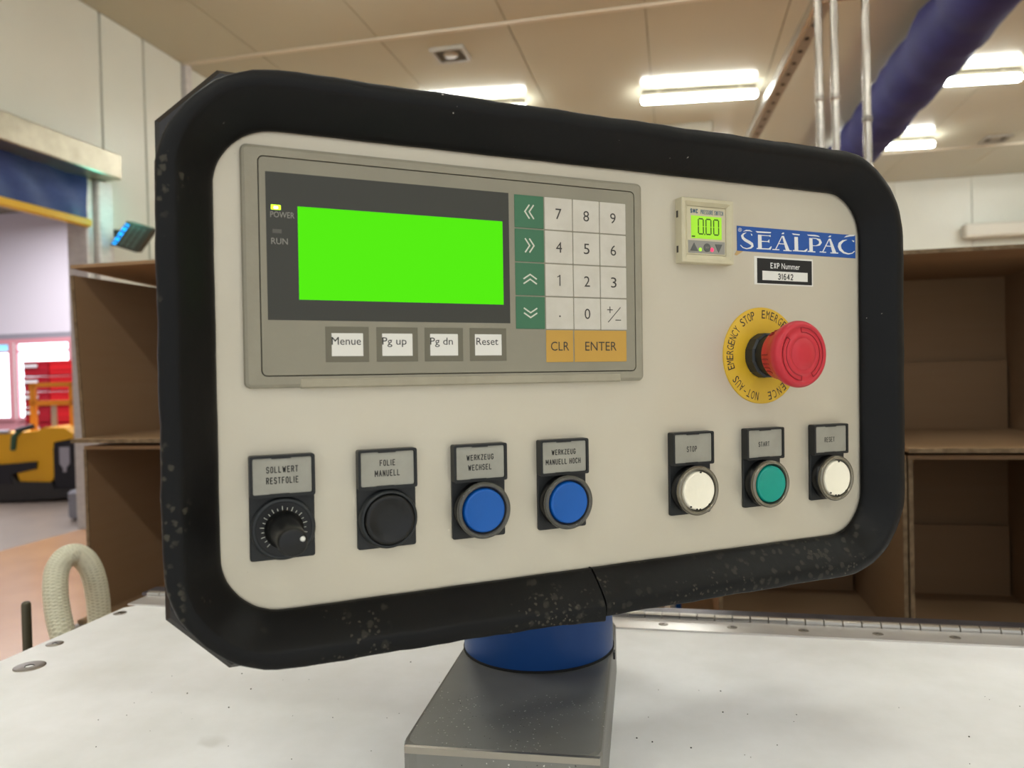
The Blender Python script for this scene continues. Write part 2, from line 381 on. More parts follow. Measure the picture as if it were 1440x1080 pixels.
# ------------------------------------------------------------------ loading bay
b = MB(); b.box(-14, 11.0, H+.88, -4.6, 11.1, CE, 'bay_wall'); b.box(-14, 11, 0, -4.6, 11.1, H-.60, 'bay_pink')
b.box(-14, 10.99, H+.80, -4.6, 11.1, H+.89, 'kerb_grey'); b.box(-14, 10.98, H+.745, -4.6, 11.1, H+.80, 'bay_pink'); bw = struct('wall_loading_bay', b)
b = MB(); b.box(-14.1, -1, 0, -14, 11.1, CE, 'bay_wall'); struct('wall_bay_side', b)
b = MB(); b.box(-14.1, -1.1, 0, -4.6, -1, CE, 'bay_wall'); struct('wall_bay_front', b)
wx = [-13.6, -12.75, -12.35, -11.9, -11.35, -11.14, -10.98, -10.80, -10.28, -9.8, -9.2, -8.2]
wn = 0
for a, c in ((-13.8, -12.6), (-12.5, -11.33), (-11.25, -10.1), (-10.02, -8.9)):
    wn += 1; w = s_empty('window_%d' % wn)
    b = MB(); b.ring([(c, H-.62), (c, H+.76), (a, H+.76), (a, H-.62)], [(c-.05, H-.57), (c-.05, H+.71), (a+.05, H+.71), (a+.05, H-.57)], 0, .06, 'bay_pink')
    b.box(a+.04, H+.56, 0, c-.04, H+.60, .05, 'bay_pink')
    fr = obj('window_frame', b, w); fr.rotation_euler = (math.pi/2, 0, 0); fr.location = (0, 11.0, 0)
    b = MB(); b.box(a+.05, 10.99, H-.57, c-.05, 11.0, H+.56, 'window_day'); obj('pane', b, w)
    b = MB(); b.box(a+.05, 10.99, H+.60, c-.05, 11.0, H+.71, 'window_sky' if wn == 2 else 'window_day'); obj('pane', b, w)
# crates stacked behind the truck: two columns
def crate(x, y, z, dark, lab):
    t = empty('plastic_crate', (x, y, z))
    m = 'crate_dark' if dark else 'crate_red'
    b = MB(); w, d, h = .385, .36, .20
    O = [(w/2, -d/2), (w/2, d/2), (-w/2, d/2), (-w/2, -d/2)]; I = [(p[0]*.93, p[1]*.93) for p in O]
    b.ring(O, I, .0, h, m); b.box(-w/2, -d/2, 0, w/2, d/2, .015, m)
    O2 = [(p[0]*1.04, p[1]*1.04) for p in O]; b.ring(O2, O, h-.03, h, m); b.ring(O2, O, .08, .10, m)
    obj('body', b, t)
    if dark:
        b = MB(); b.box(-w/2+.01, -d/2-.016, .115, w/2-.16, -d/2-.008, .16, 'crate_label', .003); obj('label_strip', b, t, 'white label strip')
    tag(t, lab, 'crate', 'red crates stacked behind the pallet truck'); return t
names = ['topmost', 'second from top', 'third from top', 'fourth from top', 'lowest']
top = H+.305
for c in range(2):
    for k in range(5):
        crate(-8.225+c*.405, 8.5, top-.20-k*.205, c == 0, '%s plastic crate, %s in the %s stack behind the yellow truck' % (('dark red', names[k], 'left') if c == 0 else ('bright red', names[k], 'right')))
b = MB(); zt = top-.20-4*.205
b.box(-8.43, 8.3, zt-.022, -7.6, 8.7, zt, 'truck_frame')
for x in (-8.41, -8.06, -7.71): b.box(x, 8.3, 0, x+.09, 8.7, zt-.022, 'truck_frame')
tag(obj('wooden_pallet', b), 'wooden pallet under the two stacks of red crates', 'pallet')
# pallet truck (side view, slightly turned)
t = empty('pallet_truck', (-5.80, 6.30, 0), math.radians(14)); tag(t, 'yellow and black electric pallet truck parked on the loading bay floor', 'truck')
TX = MB
b = MB(); body = [(-.02, .80), (-.10, .87), (-.30, .88), (-.36, .84), (-.62, .82), (-1.15, .80), (-1.25, .60), (-1.15, .42), (-.90, .46), (-.80, .40), (-.58, .38), (-.54, .22), (-.26, .20), (-.215, .28), (-.21, .70), (-.02, .74)]
def side(poly, y0, y1, m, bb): bb.T = Matrix.Rotation(math.pi/2, 4, 'X') @ Matrix.Diagonal((1, .82, 1, 1)); bb.prism(poly, -y1, -y0, m); bb.T = None
b = MB(); side(body[::1], 0, .62, 'truck_yellow', b); obj('hood', b, t)
b = MB(); side([(-.0, .73), (-.19, .70), (-.21, .62), (-.21, .12), (.02, .12), (.05, .2)], -.005, .62, 'truck_black', b); bt = obj('battery_box', b, t)
b = MB(); side([(-.05, .64), (-.05, .44), (-.085, .39), (-.085, .34), (-.115, .34), (-.115, .39), (-.145, .44), (-.145, .64)], -.02, -.004, 'truck_decal', b); obj('decal', b, bt, 'pale grey sticker')
b = MB(); side([(.02, .14), (.02, .05), (-.20, .02), (-1.25, 0.0), (-1.3, .1), (-1.25, .22), (-.75, .24), (-.7, .34), (-.62, .35), (-.55, .24), (-.22, .22), (-.2, .14)], -.03, .65, 'truck_skirt', b); obj('chassis', b, t)
b = MB(); side([(-.36, .475), (-.37, .39), (-.62, .33), (-.60, .22), (-.76, .22), (-.78, .34), (-.99, .52), (-.96, .60), (-.72, .45)], -.035, -.006, 'truck_black', b); obj('bumper_strap', b, t)
b = MB(); b.T = Matrix.Diagonal((1, 1, .82, 1)); b.tube([(-.60, .0, .62), (-.58, -.01, .78), (-.52, .0, .86)], .028, 'truck_lever', 8); b.tube([(-.56, 0, .85), (-.40, .0, .90)], .03, 'truck_black', 8); b.tube([(-.64, .02, .84), (-.92, .02, .84)], .025, 'truck_decal', 8); obj('tiller', b, t, 'control lever with a dark grip')
b = MB()
for x in (-.58, -.18): b.box(x-.028, .3, .6, x+.028, .34, 1.15, 'truck_frame')
b.box(-.61, .3, 1.12, -.15, .34, 1.165, 'truck_frame'); b.box(-.61, .3, .93, -.15, .34, .98, 'truck_frame'); b.box(-.40, .31, .6, -.35, .33, .93, 'truck_decal'); obj('load_guard', b, t, 'orange tubular frame')
b = MB(); b.box(-5.06, 5.38, 0, -4.80, 5.7, .24, 'kerb_grey', .02); tag(obj('concrete_block', b), 'pale grey concrete block standing on the floor by the door', 'block')
# LED display on a bracket at the left wall
def cam_at_Y(px, py, Y):
    r = CW @ Vector(((px-720)/FPX, -(py-540)/FPX, -1)); r = r*(Y/r.y); return (r.x, r.y, r.z+CAMZ)
t = empty('led_display', (-4.5, 5.26, H+1.16)); tag(t, 'dark digital display with glowing blue digits on the left wall', 'display')
org = Vector(cam_at_Y(178, 311, 5.22)); e1 = Vector(cam_at_Y(215.5, 322, 5.22))-org; e2 = Vector(cam_at_Y(155, 344, 5.22))-org
b = MB(); q = [org, org+e1, org+e1+e2, org+e2]; q = [p-Vector(t.location) for p in q]
b.loft([[tuple(p) for p in q][::-1], [tuple(p+Vector((0, .06, .01))) for p in q][::-1]], 'display_case'); obj('case', b, t)
def quadmap(u, v): return tuple(q[0]+e1*u+e2*v-Vector((0, .003, 0)))
seg = MB(); blu = MB()
for k in range(4):
    vv = .10+.21*k
    for (ua, ub) in ((.08, .19),):
        for du, dv in ((0, 0), (.055, 0), (.11, 0), (0, .085), (.11, .085), (.0, .17), (.055, .17), (.11, .17)):
            u = ua-.05+du; v = vv+dv
            blu.poly([quadmap(u, v), quadmap(u, v+.035), quadmap(u+.045, v+.035), quadmap(u+.045, v)], 'display_blue')
for r in range(3):
    for k in range(4):
        u0 = .30+.2*r; v0 = .1+.21*k
        for du, dv in ((0, 0), (.07, 0), (0, .1), (.07, .1)):
            seg.poly([quadmap(u0+du, v0+dv), quadmap(u0+du, v0+dv+.05), quadmap(u0+du+.04, v0+dv+.05), quadmap(u0+du+.04, v0+dv)], 'display_seg')
obj('dim_segments', seg, t); obj('lit_digits', blu, t, 'glowing blue digits')
b = MB(); b.box(.0, .02, .02, .10, .06, .08, 'display_case'); obj('bracket', b, t)
pl = bpy.data.lights.new('display_glow', 'POINT'); pl.energy = 2.2; pl.color = (.12, .8, .7); pl.shadow_soft_size = .05
po = bpy.data.objects.new('display_glow', pl); COL.objects.link(po); po.location = (-4.16, 5.20, H+1.33)
# ------------------------------------------------------------------ ceiling fittings
def fixture():
    t = empty('ceiling_tube_light')
    b = MB(); b.box(-.60, -.04, .03, .60, .04, .075, 'tube_body', .008); obj('fixture_body', b, t)
    b = MB(); n = 12
    b.loft([[(x, .046*math.cos(2*math.pi*i/n)*s, .0+.040*math.sin(2*math.pi*i/n)*s) for i in range(n)] for x, s in ((-.61, .3), (-.602, .8), (-.58, 1), (.58, 1), (.602, .8), (.61, .3))], 'tube_lit', smooth=True)
    obj('diffuser', b, t, 'glowing diffuser')
    for hx in (-.45, .41): b = MB(); b.box(hx, -.02, .07, hx+.04, .02, .10, 'tube_body'); obj('hanger', b, t)
    return t
fx0 = fixture(); first = True
lab = {(1, 0): 'lit fluorescent tube light hanging left of centre, mostly hidden by the panel top', (2, 0): 'lit fluorescent tube light hanging above the middle of the control panel', (3, 0): 'lit fluorescent tube light at the right edge beyond the blue duct', (3, 1): 'lit fluorescent tube light in the farther row behind the blue duct end', (2, 1): 'lit fluorescent tube light of the farther row, just above the panel rim'}
ANG = math.radians(6.5)
for j, y in enumerate((8.35, 10.95, 4.7, 1.2, -1.9)):
    for i, x in enumerate((-4.0+.1, -2.17+.02, .31, 2.93, 5.6)):
        if j < 1 and i == 0: continue
        if j == 0: yy = y+(x-.31)*.11; xx = x
        elif j == 1: yy = y+(x-2.82)*.11; xx = x-.1
        else: yy, xx = y, x
        if i == 0 and j > 0: continue
        if first: o = fx0; first = False
        else:
            o = fx0.copy(); COL.objects.link(o)
            for ch in fx0.children:
                c = ch.copy(); COL.objects.link(c); c.parent = o
        o.location = (xx, yy, H+2.9); o.rotation_euler = (0, 0, ANG if j < 2 else 0)
        l = lab.get((i, j))
        if l: tag(o, l, 'light', 'fluorescent tube lights')
        else: tag(o, 'lit fluorescent tube light, %s row of the ceiling, %s from the left wall' % (('second farthest', 'farthest', 'third farthest', 'overhead', 'rearmost')[j], ('first', 'second', 'third', 'fourth', 'fifth')[i]), 'light', 'fluorescent tube lights')
def vent(x, y, lab):
    t = empty('ceiling_vent', (x, y, CE)); tag(t, lab, 'vent', 'square vents in the ceiling')
    b = MB(); b.ring([(.16, -.16), (.16, .16), (-.16, .16), (-.16, -.16)], [(.13, -.13), (.13, .13), (-.13, .13), (-.13, -.13)], -.03, .0, 'vent_light'); obj('vent_frame', b, t)
    b = MB(); b.box(-.13, -.13, -.012, .13, .13, -.004, 'vent_dark'); obj('grille', b, t, 'dark grille')
    b = MB(); b.lathe(0, 0, [(.07, -.012), (.06, -.026), (.03, -.03)], 'vent_light', 20); obj('diffuser_cone', b, t)
vent(-1.99, 6.80, 'small dark square vent in the ceiling above the top left of the panel')
vent(4.29, 11.35, 'small dark vent in the far ceiling at the right edge')
t = empty('ceiling_cooler', (.15, 9.7, CE)); tag(t, 'grey cooling unit hanging from the far ceiling just above the panel rim', 'cooler')
b = MB(); b.box(-.5, -.2, -.14, .36, .3, 0, 'cooler_grey', .01); obj('casing', b, t)
# air duct
pts = []
for i in range(60):
    y = 1.5+12*i/59; pts.append((2.17+.012*(y-6)+.015*math.sin(i*1.7), y, H+2.62+.015*math.sin(i*2.3)))
b = MB(); b.tube(pts, [.262+.012*math.sin(i*2.9)+.008*math.sin(i*1.3) for i in range(60)], 'duct_blue', 20)
t = obj('air_duct', b); tag(t, 'fat blue fabric air duct running under the ceiling at the right', 'duct')
b = MB(); b.tube([(p[0]+.252, p[1], p[2]-.09) for p in pts], .008, 'duct_seam', 6); obj('seam', b, t)
b = MB(); b.tube([(p[0], p[1], p[2]+.33) for p in pts[::6]], .01, 'pole_steel', 6); b.box(2.1, 3, H+2.9, 2.12, 3.02, H+3, 'pole_steel'); b.box(2.2, 12, H+2.9, 2.22, 12.02, H+3, 'pole_steel'); obj('hanging_rail', b, t)
# cable channel and poles
t = empty('cable_channel', (.6, 3.35, H+1.5)); tag(t, 'perforated steel cable channel running into the depth above the panel', 'channel')
b = MB(); L = 3.6; sx = -.054*L
def cb(x0, x1, z0, z1, m, bb):
    bb.loft([[(x0, 0, z0), (x0, 0, z1), (x1, 0, z1), (x1, 0, z0)], [(x0+sx, L, z0), (x0+sx, L, z1), (x1+sx, L, z1), (x1+sx, L, z0)]], m)
cb(-.004, .014, -.004, .05, 'pole_steel', b); obj('lip', b, t, 'bright lip of the channel')
b = MB(); cb(.014, .07, .0, .006, 'steel_dull', b); cb(.066, .07, .006, .05, 'steel_dull', b); obj('web', b, t)
b = MB()
for k in range(24):
    y = .2+k*.14; b.lathe(.042+sx*y/L, y, [(.011, -.003), (.011, .001)], 'hole_dark', 10)
obj('holes', b, t)
b = MB(); b.box(-.01, -.03, .0, .20, -.001, .04, 'pole_steel'); obj('end_bracket', b, t)
for x, lb in ((.603, 'left steel pole of the close pair standing behind the panel'), (.662, 'right steel pole of the close pair standing behind the panel'), (.782, 'single polished steel pole right of the pair, in front of the blue duct')):
    t = empty('steel_pole', (x, 3.3, 0)); tag(t, lb, 'pole', 'vertical steel poles behind the panel')
    b = MB(); b.tube([(0, 0, .01), (0, 0, H+3.0)], .0155, 'pole_steel', 20); obj('pole', b, t)
    b = MB(); b.lathe(0, 0, [(.027, 0), (.027, .01), (.02, .012)], 'pole_steel', 20); obj('foot_flange', b, t)
    for z in ((H+1.09,) if x < .7 else (H+.99,)): b = MB(); b.lathe(0, 0, [(.0155, z-.012), (.019, z-.01), (.019, z+.01), (.0155, z+.012)], 'pole_steel' if x < .7 else 'steel_dull', 20, False, False); obj('collar', b, t)
# ------------------------------------------------------------------ cartons lying on their side, mouths to the viewer
def carton(x0, x1, z0, z1, yf, yb, lab, group, flap=.10, lift=0, backflap=.45, topflap=True, skew=0):
    T = .006
    t = empty('cardboard_carton', (x0, yf, z0)); tag(t, lab, 'carton', group)
    w = x1-x0; h = z1-z0; d = yb-yf
    def pc(n, a, lb=None):
        b = MB(); b.box(*a, 'cardboard'); return obj(n, b, t, lb)
    b = MB(); b.loft([[(0, 0, T), (0, d, T), (T, d, T), (T, 0, T)], [(-skew, 0, h-T-lift), (-skew*.5, d, h-T-lift), (T-skew*.5, d, h-T-lift), (T-skew, 0, h-T-lift)]], 'cardboard'); obj('side_panel', b, t); pc('side_panel', (w-T, 0, T, w, d, h-T-lift))
    pc('back_panel', (T, d-T, T, w-T, d, h-T)); pc('bottom_panel', (0, 0, 0, w, d, T))
    b = MB(); b.loft([[(-skew, 0, h-T), (-skew, 0, h), (w, 0, h), (w, 0, h-T)], [(-skew, d, h-T-lift), (-skew, d, h-lift), (w, d, h-lift), (w, d, h-T-lift)]], 'cardboard'); obj('top_panel', b, t)
    # inner back flap standing against the back, lower half
    b = MB(); b.box(T+.002, d-T-.014, T, w-T-.004, d-T-.008, h*backflap, 'cardboard'); obj('back_flap', b, t)
    # mouth flaps reaching towards the viewer
    b = MB(); b.loft([[(0, 0, 0), (0, 0, T), (w, 0, T), (w, 0, 0)], [(.004, -flap, 0), (.004, -flap, T), (w-.004, -flap, T), (w-.004, -flap, 0)]], 'cardboard'); obj('bottom_flap', b, t)
    if topflap:
        b = MB(); b.loft([[(0, 0, h-T), (0, 0, h), (w, 0, h), (w, 0, h-T)], [(.003, -flap*.8, h-T+.004), (.003, -flap*.8, h+.004), (w-.003, -flap*.8, h+.004), (w-.003, -flap*.8, h-T+.004)]], 'cardboard'); obj('top_flap', b, t)
    # corrugated raw edges at the mouth
    b = MB(); y = -flap
    b.box(.004, y-.0015, 0, w-.004, y+.0005, T, 'cardboard_edge'); b.loft([[(0, -.0015, T), (0, .0005, T), (T, .0005, T), (T, -.0015, T)], [(-skew, -.0015, h-T-lift), (-skew, .0005, h-T-lift), (T-skew, .0005, h-T-lift), (T-skew, -.0015, h-T-lift)]], 'cardboard_edge'); b.box(w-T, -.0015, T, w, .0005, h-T-lift, 'cardboard_edge')
    if topflap: b.box(.003, -flap*.8-.0015, h-T+.004, w-.003, -flap*.8+.0005, h+.004, 'cardboard_edge')
    obj('raw_edge', b, t, 'ribbed cut edge of the board')
    return t
GR = 'open cartons stacked at the right behind the lid'; GL = 'open cartons stacked at the left behind the lid'
zt, zs, zb = H+.157, H-.1285, H-.430
for i, (x0, x1) in enumerate(((.058, .3265), (.329, .590), (.595, .85))):
    nm = ('behind the lower right corner of the panel', 'right of the panel', 'beyond the right edge of the picture')[i]
    carton(x0-.011 if i == 1 else x0, x1 if i else x1-.010, zs, zt, 1.245 if i else 1.26, 1.52, 'open brown carton in the upper row %s' % nm, GR, .085)
    carton(x0, x1, zb, zs-.007, 1.19, 1.52, 'open brown carton in the lower row %s' % nm, GR, .03 if i else .02, topflap=False)
for i, (x0, x1) in enumerate(((-.985, -.56), (-.555, -.13))):
    nm = ('at the far left beside the hose', 'hidden behind the panel')[i]
    carton(x0 if i else x0-.012, x1, H-.100, H+.203, 1.10, 1.42, 'open brown carton on top of the left stack %s' % nm, GL, .03, lift=.012, topflap=False, skew=0 if i else .013)
    carton(x0 if i else x0-.010, x1, H-.405, H-.108, 1.10, 1.42, 'lower open brown carton of the left stack %s' % nm, GL, .03, topflap=False)
def bench(x0, x1, y0, y1, z, lab):
    t = empty('packing_bench', ((x0+x1)/2, (y0+y1)/2, 0)); tag(t, lab, 'bench', 'benches under the cartons'); w = (x1-x0)/2; d = (y1-y0)/2
    b = MB(); b.box(-w, -d, z-.03, w, d, z, 'steel_dull', .003); obj('bench_top', b, t)
    for sx_ in (-1, 1):
        for sy_ in (-1, 1):
            b = MB(); b.box(sx_*(w-.03)-.02, sy_*(d-.03)-.02, 0, sx_*(w-.03)+.02, sy_*(d-.03)+.02, z-.03, 'steel_dull'); obj('leg', b, t)
bench(.10, .9, 1.12, 1.56, zb-.001, 'low steel bench under the right hand cartons'); bench(-1.0, -.1, 1.06, 1.46, H-.406, 'low steel bench under the left hand cartons')
# what shows in the gap under the panel: a closed carton, a white and a blue board
ax = cam_at_Y(935, 856, 1.46)[0]; bx = cam_at_Y(950, 856, 1.46)[0]; cx_ = cam_at_Y(957.5, 856, 1.46)[0]
b = MB(); b.box(ax, 1.44, 0, bx, 1.48, zb+.27, 'bag_white', .002); tag(obj('white_board', b), 'narrow white board standing in the gap between the cartons', 'board')
b = MB(); b.box(bx+.0008, 1.44, 0, cx_, 1.48, zb+.27, 'post_blue', .002); tag(obj('blue_board', b), 'narrow blue board beside the white board in the gap', 'board')
t = empty('flattened_cartons', (-.12, 1.53, 0)); tag(t, 'flattened brown cartons standing upright behind the white and blue boards', 'cartons')
for k in range(3): b = MB(); b.box(.003*k, .009*k, 0, .19-.002*k, .009*k+.008, zb+.27-.012*k, 'cardboard'); obj('cardboard_sheet', b, t)
# things lying on the right cartons
def lump(name, x, y, z, rx, ry, rz, m, lab, cat, seed, sub=2):
    import bmesh
    bm = bmesh.new(); bmesh.ops.create_icosphere(bm, subdivisions=sub, radius=1); R = random.Random(seed)
    for v in bm.verts:
        k = 1+R.uniform(-.22, .18); v.co = Vector((v.co.x*rx*k, v.co.y*ry*k, max(0, v.co.z*rz*k+rz*.35)))
    me = bpy.data.meshes.new(name); bm.to_mesh(me); bm.free(); me.materials.append(MATS[m])
    o = bpy.data.objects.new(name, me); COL.objects.link(o); o.location = (x, y, z); tag(o, lab, cat); return o
lump('crumpled_bag', .455, 1.40, zt+.0005, .017, .03, .016, 'bag_grey', 'crumpled grey bag lying on the right cartons', 'bag', 3)
lump('plastic_wrap', .375, 1.38, zt+.0005, .012, .02, .0065, 'bag_white', 'crumpled white plastic scrap on the right cartons', 'scrap', 5)
lump('plastic_wrap', .40, 1.39, zt+.0005, .005, .015, .0085, 'bag_white', 'small upright white plastic scrap beside the larger one', 'scrap', 9, 1)
lump('rubber_plug', .353, 1.38, zt+.0005, .005, .006, .008, 'black_plastic', 'tiny black rubber plug on the right cartons', 'plug', 11, 1)
b = MB(); b.box(4.6, 13.35, H+1.98, 7.9, 13.55, H+2.2, 'tube_body', .02); tag(obj('wall_duct', b), 'pale boxed duct running along the far wall at the right edge', 'duct')
# ================================================================== MACHINE WITH LID
TZ = H-.243
t = empty('machine_cabinet', (.15, .3, 0)); tag(t, 'steel machine cabinet carrying the white lid', 'machine')
b = MB(); b.box(-.70, -.55, .10, .85, .445, TZ-.012, 'steel_dull', .004); b.box(-.595, .418, TZ-.05, .85, .464, TZ-.003, 'steel_dark', .002); obj('cabinet', b, t)
b = MB(); b.box(-.62, -.5, 0, .78, .40, .10, 'steel_dark'); obj('plinth', b, t)
b = MB(); b.box(-.588, -.50, -.010, .95, .408, 0, 'lid_white', .002); lid = obj('lid', b, t, 'large white sheet metal lid with grey smudges', loc=(-.15, 0, TZ))
b = MB(); b.box(-.588, .404, 0, .95, .4335, .0016, 'steel_leaf'); obj('hinge_leaf', b, lid, 'bright steel hinge leaf')
b = MB(); b.box(-.60, .4415, -.001, .95, .466, .0022, 'steel_dark'); obj('rear_hinge_leaf', b, lid, 'dull dark steel strip behind the hinge')
n = 0; x = -.588
ka = MB(); ka.T = Matrix.Rotation(math.pi/2, 4, 'Y'); ka.lathe(0, 0, [(.0036, -.0080), (.0044, -.0075), (.0044, .0075), (.0036, .0080)], 'steel', 14, smooth=False); km = ka.mesh('hinge_knuckle')
while x < .94:
    o = bpy.data.objects.new('hinge_knuckle', km); COL.objects.link(o); o.parent = lid; o.location = (x+.0083, .4375, .0022); x += .0163
def countersunk(x, y, r, z=.0018):
    b = MB(); b.lathe(x, y, [(r, z-.0012), (r, z), (r*.9, z+.0003), (r*.32, z+.0003)], 'screw_steel', 24, False, False)
    b.loft([circ(x, y, r*.32, z+.0003, 6), circ(x, y, r*.28, z-.002, 6)], 'hole_dark', False, True); return b
for k in range(15): obj('screw', countersunk(-.517+.0625*k+.001, .418, .0045), lid)
for x, y, r in ((-.549, .238, .0125), (-.572, .289, .0075), (-.576, .378, .0065), (-.549, .10, .0125)): obj('screw', countersunk(x, y, r, .0004), lid)
# dirt specks scattered on the lid: loose crumbs nobody could count
b = MB(); R = random.Random(3)
for k in range(110):
    x = R.uniform(-.42, .32); y = .3-.3+R.uniform(.12, .36); 
    if -.17 < x < -.03: continue
    r = R.choice((.0003, .0003, .0004, .0006)); b.lathe(x, y, [(r, 0), (r*.7, r*.8)], 'print_dark', 6)
o = obj('lid_crumbs', b); o.location = (0, .3-.06, TZ); tag(o, 'dark crumbs scattered over the white lid', 'crumbs'); o['kind'] = 'stuff'
# threaded rod and hose at the left
t = empty('steel_rod', (-.716, .70, TZ-.25)); tag(t, 'short dark steel rod standing up beside the left edge of the lid', 'rod')
b = MB(); b.lathe(0, 0, [(.0045, 0), (.0049, .002), (.0049, .246), (.0044, .248), (.0036, .2495), (.0012, .2485)], 'rod', 20); b.T = None
obj('shaft', b, t)
b = MB(); b.box(-.012, -.012, -.004, .14, .012, .004, 'steel_dull', .001); obj('bracket', b, t)
import math as _m
cp = [cam_at_Y(x, y, d) for x, y, d in ((125, 1300, .78), (118, 1100, .78), (112, 1010, .78), (100, 950, .785), (90, 900, .79), (82, 865, .80), (78, 832, .81), (80, 803, .825), (91, 785, .84), (107, 780, .855), (121, 789, .865), (131, 808, .87), (137, 836, .875), (140, 870, .875), (143, 910, .87), (148, 970, .86), (152, 1150, .86))]
def catmull(P, n=6):
    out = []; Q = [P[0]]+list(P)+[P[-1]]
    for i in range(1, len(Q)-2):
        for k in range(n):
            u = k/n; p0, p1, p2, p3 = map(Vector, (Q[i-1], Q[i], Q[i+1], Q[i+2]))
            out.append(tuple(.5*((2*p1)+(-p0+p2)*u+(2*p0-5*p1+4*p2-p3)*u*u+(-p0+3*p1-3*p2+p3)*u*u*u)))
    out.append(P[-1]); return out
hp = catmull(cp, 6)
t = empty('braided_hose', (-.76, .80, TZ-.3)); tag(t, 'translucent beige braided hose looping up beside the lid', 'hose')
T0 = Matrix.Translation(-Vector(t.location))
b = MB(); b.T = T0; b.tube(hp, .0138, 'hose', 20); obj('tube_wall', b, t)
# braid: fine helical threads standing slightly proud
b = MB(); b.T = T0
def helix(sign, ph):
    out = []; N_ = len(hp)*5; up = Vector((0, 1, 0))
    for k in range(N_):
        s = k/(N_-1)*(len(hp)-1); i = min(int(s), len(hp)-2); p = Vector(hp[i]).lerp(Vector(hp[i+1]), s-i); tg = (Vector(hp[i+1])-Vector(hp[i])).normalized()
        x = tg.cross(up).normalized(); y = tg.cross(x); a = sign*s*1.05+ph
        out.append(tuple(p+(x*math.cos(a)+y*math.sin(a))*.0139))
    return out
for k in range(7):
    b.tube(helix(1, k*2*math.pi/7), .0009, 'hose_braid', 4, False); b.tube(helix(-1, k*2*math.pi/7), .0009, 'hose_braid', 4, False)
o = obj('braid', b, t); o['kind'] = 'stuff'
b = MB(); b.box(.02, -.03, .06, .06, .0, .09, 'steel_dull', .002); obj('hose_clip', b, t)
# ================================================================== PEDESTAL: housing and blue post
BZ = .039
t = empty('support_stand', (-.1023, .50, TZ), math.radians(2.5)); tag(t, 'grey metal housing with a round blue post carrying the control panel', 'stand')
b = MB(); x0, x1, y0, y1 = -.1565, -.0455, .388, .612; X = -.101; Y = .50
L = lambda z, o: [(p[0]-X, p[1]-Y, p[2]) for p in rrect(x0, y0, x1, y1, .004, z, 3, o)]
b.loft([L(0, 0), L(BZ-.0025, 0), L(BZ-.0008, -.0007), L(BZ, -.0025)], 'housing_alu', smooth=False); obj('housing', b, t)
b = MB(); b.box(x0-X+.0032, y0-Y-.0004, BZ-.0035, x1-X-.001, y0-Y+.002, BZ+.0002, 'housing_edge'); obj('front_edge', b, t, 'bright front edge')  # lighter, shinier strip along the top of the housing front
b = MB(); b.lathe(0, .050, [(.0555, BZ), (.0555, BZ+.002), (.0550, BZ+.30)], 'post_blue', 64); obj('post', b, t, 'round blue post')
b = MB(); b.lathe(0, .050, [(.0562, BZ-.0002), (.0562, BZ+.0012), (.0555, BZ+.0016)], 'hole_dark', 64, False, False); obj('seal_ring', b, t, 'thin black seal around the post')
b = MB(); b.box(.0554, .046, BZ-.008, .0568, .052, BZ-.003, 'black_plastic'); obj('latch', b, t)
# ================================================================== CONTROL PANEL (local axes in mm: X right, Y up, Z out of the face)
PR = Matrix(((0.91443352063621, -0.015035065833853927, 0.4044567753570681), (0.020009074277972553, 0.9997672002593588, -0.008073551393391248), (-0.4042412315479517, 0.015475531685044976, 0.914521478498816)))
PT = Vector((2.86, .69, -409.45))/1000
panel = empty('control_panel')
panel.matrix_world = Matrix.Translation(CW @ PT + Vector((0, 0, CAMZ))) @ (CW @ PR).to_4x4()
tag(panel, 'machine control panel with a thick black rubber rim, display, keypad and push buttons', 'control panel')
def P(): return MB(.001)
OX0, OX1, OY0, OY1, OR = -153.3, 256.3, -106.6, 122.2, 29
b = P(); b.loft([rrect(OX0, OY0, OX1, OY1, OR, -2, 8, 6), rrect(OX0, OY0, OX1, OY1, OR, 0, 8, 6)], 'faceplate_metal'); obj('faceplate', b, panel, 'brushed metal face plate')
# enclosure behind, chamfered corners
def cham(x0, y0, x1, y1, c, z): return [(x1-c, y0, z), (x1, y0+c, z), (x1, y1-c, z), (x1-c, y1, z), (x0+c, y1, z), (x0, y1-c, z), (x0, y0+c, z), (x0+c, y0, z)]
b = P(); b.loft([cham(-176.6, -133, 279, 150, 27, z) if not k else cham(-174.6, -131, 277, 148, 26, z) for z, k in ((-78, 1), (-76, 0), (-7, 0), (-5, 1))], 'enclosure_paint'); obj('enclosure', b, panel, 'dark painted metal enclosure')
b = P(); b.box(10, -40, -98, 70, 60, -78, 'steel_dark'); obj('mounting_bracket', b, panel)
# rubber rim, one strip from the joint all the way round
def rim_path():
    x0, x1, y0, y1, r = OX0, OX1, OY0, OY1, OR
    J = 43.4; out = []
    def line(a, bb, nrm, n):
        for i in range(n): u = i/n; out.append((a[0]+(bb[0]-a[0])*u, a[1]+(bb[1]-a[1])*u, nrm[0], nrm[1]))
    def arc(cx, cy, a0, a1, n=14):
        for i in range(n): a = math.radians(a0+(a1-a0)*i/n); out.append((cx+r*math.cos(a), cy+r*math.sin(a), math.cos(a), math.sin(a)))
    line((J-.6, y0), (x0+r, y0), (0, -1), 26); arc(x0+r, y0+r, 270, 180); line((x0, y0+r), (x0, y1-r), (-1, 0), 22); arc(x0+r, y1-r, 180, 90)
    line((x0+r, y1), (x1-r, y1), (0, 1), 42); arc(x1-r, y1-r, 90, 0); line((x1, y1-r), (x1, y0+r), (1, 0), 22); arc(x1-r, y0+r, 0, -90); line((x1-r, y0), (J+.6, y0), (0, -1), 22)
    out.append((J+.6, y0, 0, -1)); return out
